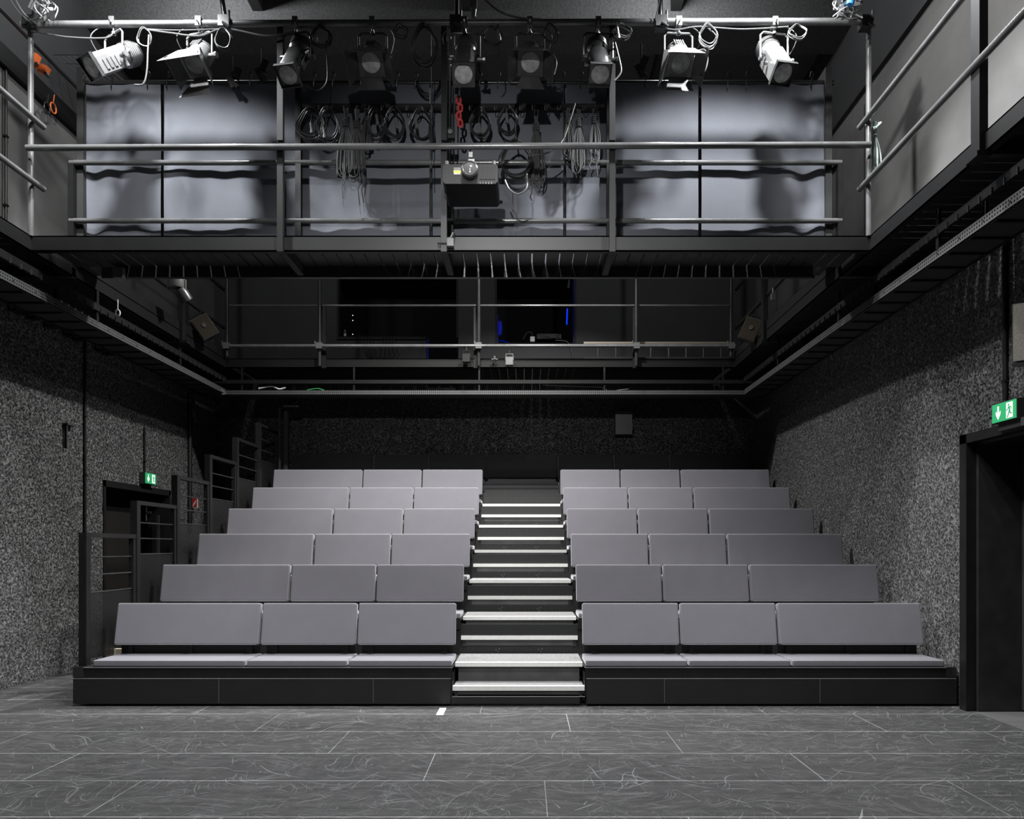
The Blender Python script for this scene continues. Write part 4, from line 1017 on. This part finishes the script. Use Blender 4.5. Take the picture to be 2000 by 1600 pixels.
for k in range(4): X = at(940 + 8 * k, 0, 6.598).x; mm_.cbox((X, 6.597, zc + .01), (.032, .004, .115))
adopt(mm_.build('vent_grille', M['matte']), e)
mm_ = MB()
for k in range(5): mm_.cbox(at(938 + 5.5 * k, 357.5, 6.598), (.006, .003, .014 + .006 * (k > 1)))
adopt(mm_.build('connector_row', M['cablegrey']), e)
for xx in (873, 965): adopt(MB().cyl(at(xx, 322, 6.7), at(xx, 318, 6.7) + Vector((0, 0, .012)), .016, 10).build('foot', M['cablegrey']), e)
mm_ = MB(); top = at(918, 288, 6.80); bot = at(921, 320, 6.80)
mm_.cyl(top, bot, .010, 8); mm_.cbox((top + bot) / 2, (.035, .04, .05)); mm_.cbox(bot + Vector((0, 0, .02)), (.055, .04, .03)); adopt(mm_.build('mount', M['chrome']), e)
tag(e, 'black projector with yellow label hanging from the bridge rail', 'projector')
# clamps on the bridge beam
m = MB(); p = at(880, 475, 6.80); m.cyl(p + Vector((-.12, 0, 0)), p + Vector((0.0, 0, 0)), .012, 8); m.cbox(p, (.06, .06, .07)); m.cyl(p + Vector((0, 0, .03)), p + Vector((.03, 0, .09)), .018, 8)
tag(m.build('pipe_clamp', M['steel']), 'dark clamp with screw handle on the bridge beam below projector', 'clamp')
# hanging clamps behind
for i, (xx, yy, lb) in enumerate(((512, 125, 'black hook clamps hanging behind left of the third stage light'), (1252, 118, 'black hook clamps hanging behind left of the eighth stage light'), (457, 140, 'small dark lamp behind right of the second stage light'))):
    m = MB(); Y = 7.45; p = at(xx, yy, Y)
    m.cyl(p + Vector((0, 0, .16)), p + Vector((0, 0, .0)), .010, 6); m.cbox(p + Vector((.03, 0, -.02)), (.07, .05, .10), Euler((0, .4, 0)).to_matrix()); m.cbox(p + Vector((-.02, 0, -.11)), (.06, .05, .12), Euler((0, -.5, 0)).to_matrix()); m.cyl(p + Vector((0, -.02, -.12)), p + Vector((.05, -.02, -.17)), .022, 8)
    tag(m.build('hook_clamp', M['matte']), lb, 'clamp')
# left upper clutter
for i, (x, y, w_, h_, lb) in enumerate(((68, 118, 11, 24, 'upper orange strap block beside the left corner post'), (86, 137, 16, 16, 'lower orange strap block beside the left corner post'))):
    Y = 7.3; p = at(x, y, Y); e = empty('orange_ratchet', p)
    MB().cbox((0, 0, 0), (w_ * Y / F, .06, h_ * Y / F), Euler((0, .4, 0)).to_matrix()).build('strap', M['orange'], e)
    MB().cyl((.03, -.03, -.05), (.03, .02, -.05), .018, 8).build('buckle', M['chrome'], e)
    tag(e, lb, 'ratchet strap')
for x, mat, lb in ((92, 'rubber', 'black ring hanging on the upper left wall'), (104, 'orange', 'orange ring hanging on the upper left wall')):
    Y = 5.2 * F / (VX - x); p = at(x, 211, Y)
    m = MB().tube([p + Vector((.0, .05 * math.cos(t * PI / 8), .055 * math.sin(t * PI / 8))) for t in range(16)], .008, 6, closed=True)
    m.tube([p + Vector((0, 0, .055)), p + Vector((0, .02, .16))], .005, 5)
    tag(m.build('cable_ring', M[mat]), lb, 'cable ring')
m = MB(); p = at(140, 125, 8.2)
for k in range(7): m.cyl(p + Vector((-.2 + .07 * k, 0, .1)), p + Vector((-.05 + .07 * k, .6, .1)), .004, 5)
for k in range(5): m.cyl(p + Vector((-.2 + .04 * k, .15 * k, .1)), p + Vector((.22 + .04 * k, .15 * k, .1)), .004, 5)
tag(m.build('wire_basket', M['cablegrey']), 'wire mesh cable basket behind the first stage light', 'basket')
m = MB(); m.cyl((XIL - .3, 2, 6.42), (XIL - .3, 8.5, 6.42), .02, 10); tag(m.build('wall_rail', M['steel']), 'thin dark pipe along the top of the left wall', 'pipe')

# devices on the side galleries
def wedge_speaker(p, rz, ry, label, w_=.24, h_=.30):
    e = empty('loudspeaker', p); e.rotation_euler = (0, ry, rz)
    MB().cbox((0, .09, 0), (w_, .18, h_)).build('cabinet', M['lamp'], e); MB().cbox((0, -.004, 0), (w_ - .02, .01, h_ - .02)).build('grille', M['grillebrown'], e)
    MB().cyl((-.0, -.01, .02), (0, -.02, .02), .03, 12).build('badge', M['lamp'], e)
    m = MB(); m.tube([(-w_ / 2 - .01, .09, 0), (-w_ / 2 - .01, .09, h_ / 2 + .05), (w_ / 2 + .01, .09, h_ / 2 + .05), (w_ / 2 + .01, .09, 0)], .01, 6); m.build('bracket', M['black'], e)
    tag(e, label, 'speaker')
wedge_speaker(at(400, 638, 10.2), R(25), R(-35), 'small tilted loudspeaker with brown grille on the left side gallery')
wedge_speaker(at(1466, 643, 10.2), R(-25), R(25), 'small tilted loudspeaker with brown grille on the right side gallery')
e = empty('wall_loudspeaker', (3.72, 5.42, 3.02)); e.rotation_euler = (0, 0, R(-35))
MB().cbox((0, .09, 0), (.28, .16, .44)).build('cabinet', M['lamp'], e); MB().cbox((0, -.005, 0), (.265, .012, .42)).build('grille', simple('speaker_cloth', (.13, .12, .105), .8, noise=.25, nscale=120), e)
tag(e, 'loudspeaker with brown grille on right wall above the doorway', 'speaker')
e = empty('moving_light', at(345, 552, 9.2))
MB().lathe([(.10, .0), (.10, .10), (.09, .12)], Matrix.Rotation(-PI / 2, 4, 'X') @ Matrix.Translation((0, -.05, 0)), 24).build('base', M['lampgrey'], e)
MB().lathe([(.07, .0), (.085, .06), (.08, .16)], Matrix.Translation((.03, 0, -.08)) @ Matrix.Rotation(R(-60), 4, 'X') @ Matrix.Rotation(R(-25), 4, 'Z'), 24).build('head', M['lamp'], e)
MB().tube([(-.11, 0, .03), (-.11, 0, -.09), (.0, 0, -.12), (.11, 0, -.09), (.11, 0, .03)], .012, 8).build('yoke', M['lampgrey'], e)
tag(e, 'silver topped moving light hanging behind the bridge over left gallery', 'stage light')
b = box_obj('junction_box', (-.05, .05, -.03, .02, -.05, .05), M['cablegrey']); b.location = at(233, 534, 7.40); tag(b, 'small pale junction box under left end of the bridge', 'junction box')
m = MB(); p = at(230, 606, 8.3); m.cyl(p, p + Vector((0, 0, .12)), .006, 6); m.tube([p + Vector((.025 * math.cos(t * PI / 5), 0, -.03 + .035 * math.sin(t * PI / 5))) for t in range(10)], .009, 6, closed=True)
tag(m.build('shackle', M['white']), 'small bright shackle hanging under the left side gallery', 'shackle')
m = MB(); p = at(1510, 575, 9.3); m.cyl(p + Vector((0, 0, .08)), p, .012, 6); m.cbox(p + Vector((0, 0, -.03)), (.05, .04, .08)); tag(m.build('pipe_clamp', M['cablegrey']), 'small metal clamp on the right side gallery rail', 'clamp')
# items on the rear railing
for i, (x, y, mat, lb) in enumerate(((911, 700, 'black', 'small black lantern hanging on the rear railing'), (995, 706, 'lampgrey', 'small shiny clamp lamp on the rear gallery beam'))):
    e = empty('small_lamp', at(x, y, GY - .12)); MB().cbox((0, 0, 0), (.11, .09, .12)).build('housing', M[mat], e)
    MB().tube([(-.06, 0, .02), (-.05, 0, .11), (.05, 0, .11), (.06, 0, .02)], .008, 6).build('yoke', M[mat], e); MB().cyl((0, 0, .11), (0, 0, .17), .012, 6).build('hook', M['steel'], e)
    tag(e, lb, 'lamp')
m = MB(); p = at(966, 702, GY - .06); m.cyl(p + Vector((-.05, 0, 0)), p + Vector((.05, 0, 0)), .008, 6); m.cyl(p, p + Vector((0, 0, .05)), .014, 8); tag(m.build('wing_bolt', M['cablegrey']), 'small pale wing bolt on the rear gallery beam', 'bolt')
# booth desk items
e = empty('mixing_desk', at(1072, 662, YB + .25))
b1 = MB().cbox((0, 0, 0), (.42, .30, .08)).build('console', M['black'], e)
m = MB(); rnd = random.Random(4)
for k in range(16): m.cyl((rnd.uniform(-.19, .19), -.15, rnd.uniform(-.03, .03)), (rnd.uniform(-.19, .19), -.165, rnd.uniform(-.03, .03)), .007, 6)
m.build('knobs', M['cablegrey'], e); MB().cbox((-.02, .1, .08), (.34, .04, .07)).build('screen', M['lamp'], e)
tag(e, 'black mixing desk with small knobs in the right booth window', 'mixing desk')
e = empty('power_adapter', at(1040, 663, YB + .1)); MB().cbox((0, 0, 0), (.075, .05, .085)).build('plug', M['white'], e); MB().tube(smooth_path([(0, 0, .04), (-.02, 0, .12), (-.1, 0, .11), (-.16, 0, .0)]), .006, 6).build('cord', M['cablegrey'], e)
tag(e, 'white power adapter with curved cord on the booth window sill', 'adapter')
wire([at(1085, 665, YB - .05), at(1108, 668, YB - .06), at(1117, 690, YB - .06), at(1119, 700, YB - .06)], .008, M['cablegrey'], 'grey cable hanging over the right booth window sill')
e = empty('desk_microphone', at(1110, 556, YB + .2)); MB().cyl((0, 0, -.06), (.015, 0, .08), .022, 10, .014).build('body', M['cablegrey'], e); tag(e, 'small pale microphone hanging in the right booth window', 'microphone')
e = empty('bottle', at(674, 650, YB + .2)); MB().cyl((0, 0, -.07), (0, 0, .05), .022, 10).build('body', M['lamp'], e); MB().cyl((0, 0, -.06), (0, 0, -.02), .0225, 10).build('bottle_label', M['signcream'], e); tag(e, 'small dark bottle with pale label in left booth window', 'bottle')
m = MB()
for yy in (616, 626, 653): m.cbox(at(689, yy, YB + .3), (.012, .01, .012))
tag(m.build('equipment_indicator', M['led']), 'tiny white indicator lights in the left booth window', 'indicator light')
m = MB()
for k in range(5):
    a = 700 + 6 * k; m.tube(smooth_path([at(a, 655, YB - .04), at(a + 4, 668, YB - .06), at(a + 14, 690 + 3 * k, YB - .06), at(a + 34 + 4 * k, 700 - 2 * k, YB - .06), at(a + 44, 668, YB - .06), at(a + 50, 657, YB - .04)], 5), .007, 5)
tag(m.build('cable_tangle', M['rubber']), 'black cables looping over the left booth window sill', 'cables')
# cables lying on rear tray
wire([at(505, 759, GY), at(530, 755, GY), at(545, 760, GY), at(558, 757, GY)], .012, M['white'], 'white cable lying on the rear cable tray near the left end')
wire([at(600, 762, GY), at(620, 759, GY), at(633, 763, GY)], .007, simple('green_cable', (.03, .3, .08), .5), 'short green cable on the rear cable tray')
wire([at(1060, 752, GY), at(1135, 755, GY), at(1175, 757, GY), at(1190, 764, GY), at(1228, 760, GY)], .008, M['cablegrey'], 'grey cable lying on the rear tray right of centre')
wire([at(405, 745, 11.1), at(425, 757, 11.1), at(440, 768, 11.1), at(433, 770, 11.0)], .01, M['cablegrey'], 'grey cable drooping at the left rear tray corner')
# flood fixture and pole under the rear gallery
e = empty('flood_light', at(571, 785, 11.9)); MB().cbox((0, 0, 0), (.27, .14, .20)).build('housing', M['black'], e)
m = MB()
for k in range(4): m.cbox((-.09 + .06 * k, -.072, -.085), (.04, .004, .012))
m.build('slots', M['cablegrey'], e); MB().tube(smooth_path([(.12, -.07, .15), (.14, -.09, .05), (.10, -.09, -.02), (.03, -.08, -.05)]), .006, 6).build('cord', M['cablegrey'], e)
tag(e, 'black box fixture hanging under the rear gallery, left of centre', 'fixture')
tag(MB().cyl((at(546, 0, 12.0).x, 12.0, 2.1), (at(546, 0, 12.0).x, 12.0, 3.8), .022, 10).build('support_pole', M['steel']), 'thin vertical pole behind the uppermost guardrail', 'pole')
tag(MB().cyl((at(558, 0, 12.1).x, 12.1, 2.1), (at(558, 0, 12.1).x, 12.1, 3.7), .05, 14).build('rolled_banner', M['matte']), 'thick black vertical column at left end of rearmost row', 'column')
e = empty('wall_speaker_box', at(1217, 828, 12.5)); MB().cbox((0, 0, 0), (.28, .2, .38)).build('cabinet', M['lamp'], e); MB().cbox((.13, -.02, -.05), (.05, .1, .12)).build('bracket', M['steel'], e)
tag(e, 'black box loudspeaker mounted on the rear plaster wall', 'speaker')

# ------------------------------------------------------------------ lights
def area(name, loc, target, size, power, color=(1, 1, 1), spread=180, sy=None):
    d = bpy.data.lights.new(name, 'AREA'); d.energy = power; d.color = color; d.size = size; d.spread = R(spread)
    if sy: d.shape = 'RECTANGLE'; d.size_y = sy
    else: d.shape = 'DISK'
    o = bpy.data.objects.new(name, d); col.objects.link(o); o.location = loc
    o.rotation_euler = (Vector(target) - Vector(loc)).to_track_quat('-Z', 'Y').to_euler(); return o
def spot(name, loc, target, power, ang, blend=.5, size=.1, color=(1, 1, 1)):
    d = bpy.data.lights.new(name, 'SPOT'); d.energy = power; d.spot_size = R(ang); d.spot_blend = blend; d.shadow_soft_size = size; d.color = color
    o = bpy.data.objects.new(name, d); col.objects.link(o); o.location = loc
    o.rotation_euler = (Vector(target) - Vector(loc)).to_track_quat('-Z', 'Y').to_euler(); return o
def point(name, loc, power, size=.08, color=(1, 1, 1)):
    d = bpy.data.lights.new(name, 'POINT'); d.energy = power; d.shadow_soft_size = size; d.color = color
    o = bpy.data.objects.new(name, d); col.objects.link(o); o.location = loc; return o
cool = (.96, .98, 1.0)
# work lamps over the rig
for x in (-3.5, 1.95):
    spot('work_lamp', (x, 5.95, 7.05), (x, 6.1, 4), 1250, 114, .45, .10, cool)
spot('wall_wash', (-2.9, 4.6, 6.9), (-5.3, 8.2, 4.9), 420, 46, .6, .08)  # unseen spots added to brighten the upper side walls
spot('wall_wash', (.9, 4.9, 7.0), (3.93, 6.2, 5.1), 650, 70, .6, .08)
for x in (-3.7, 1.7):
    point('ceiling_glow', (x, 8.0, 7.75), 120, .1, cool)  # unseen points added to make the glow on the ceiling
# overhead row lamps behind the bridge and over the stage
area('house_lamp', (.2, 9.5, 6.76), (.2, 9.8, 0), .35, 290, (1, .99, .97), 122)
spot('house_lamp', (-.2, 4.4, 6.8), (-.2, 4.7, 0), 1500, 104, .6, .15)
area('side_fill', (-1.0, 8.9, 6.76), (-2.0, 8.8, 2), .3, 330, (1, .99, .97), 112)  # unseen fill lights added to brighten the left and right walls
spot('side_fill', (-1.0, 5.4, 6.8), (-5.3, 6.6, 1.3), 800, 62, .7, .12)
spot('side_fill', (.3, 5.8, 6.8), (3.93, 5.6, 1.6), 560, 66, .7, .12)
spot('front_lamp', (-.5, .0, 6.6), (-.5, 8.6, .3), 1150, 58, 1.0, .12)
spot('rear_wash', (-.5, 1.0, 4.62), (-.5, 12.6, 3.45), 1100, 46, .9, .05)  # unseen low spot added for the lit band on the rear wall
w = bpy.data.worlds.new('dark_room'); bpy.context.scene.world = w; w.use_nodes = True
w.node_tree.nodes['Background'].inputs[0].default_value = (.9, .95, 1, 1); w.node_tree.nodes['Background'].inputs[1].default_value = .003

# ------------------------------------------------------------------ camera
cd = bpy.data.cameras.new('camera'); cam = bpy.data.objects.new('camera', cd); col.objects.link(cam)
cam.location = (0, 0, EYE); cam.rotation_euler = (PI / 2, 0, 0)
cd.sensor_fit = 'HORIZONTAL'; cd.sensor_width = 36; cd.lens = 36 * F / 2000
cd.shift_x = (1000 - VX) / 2000; cd.shift_y = (VY - 800) / 2000
cd.clip_start = .05
sc = bpy.context.scene; sc.camera = cam
sc.view_settings.view_transform = 'Standard'; sc.view_settings.look = 'None'; sc.view_settings.exposure = 0.0; sc.view_settings.gamma = 1.0
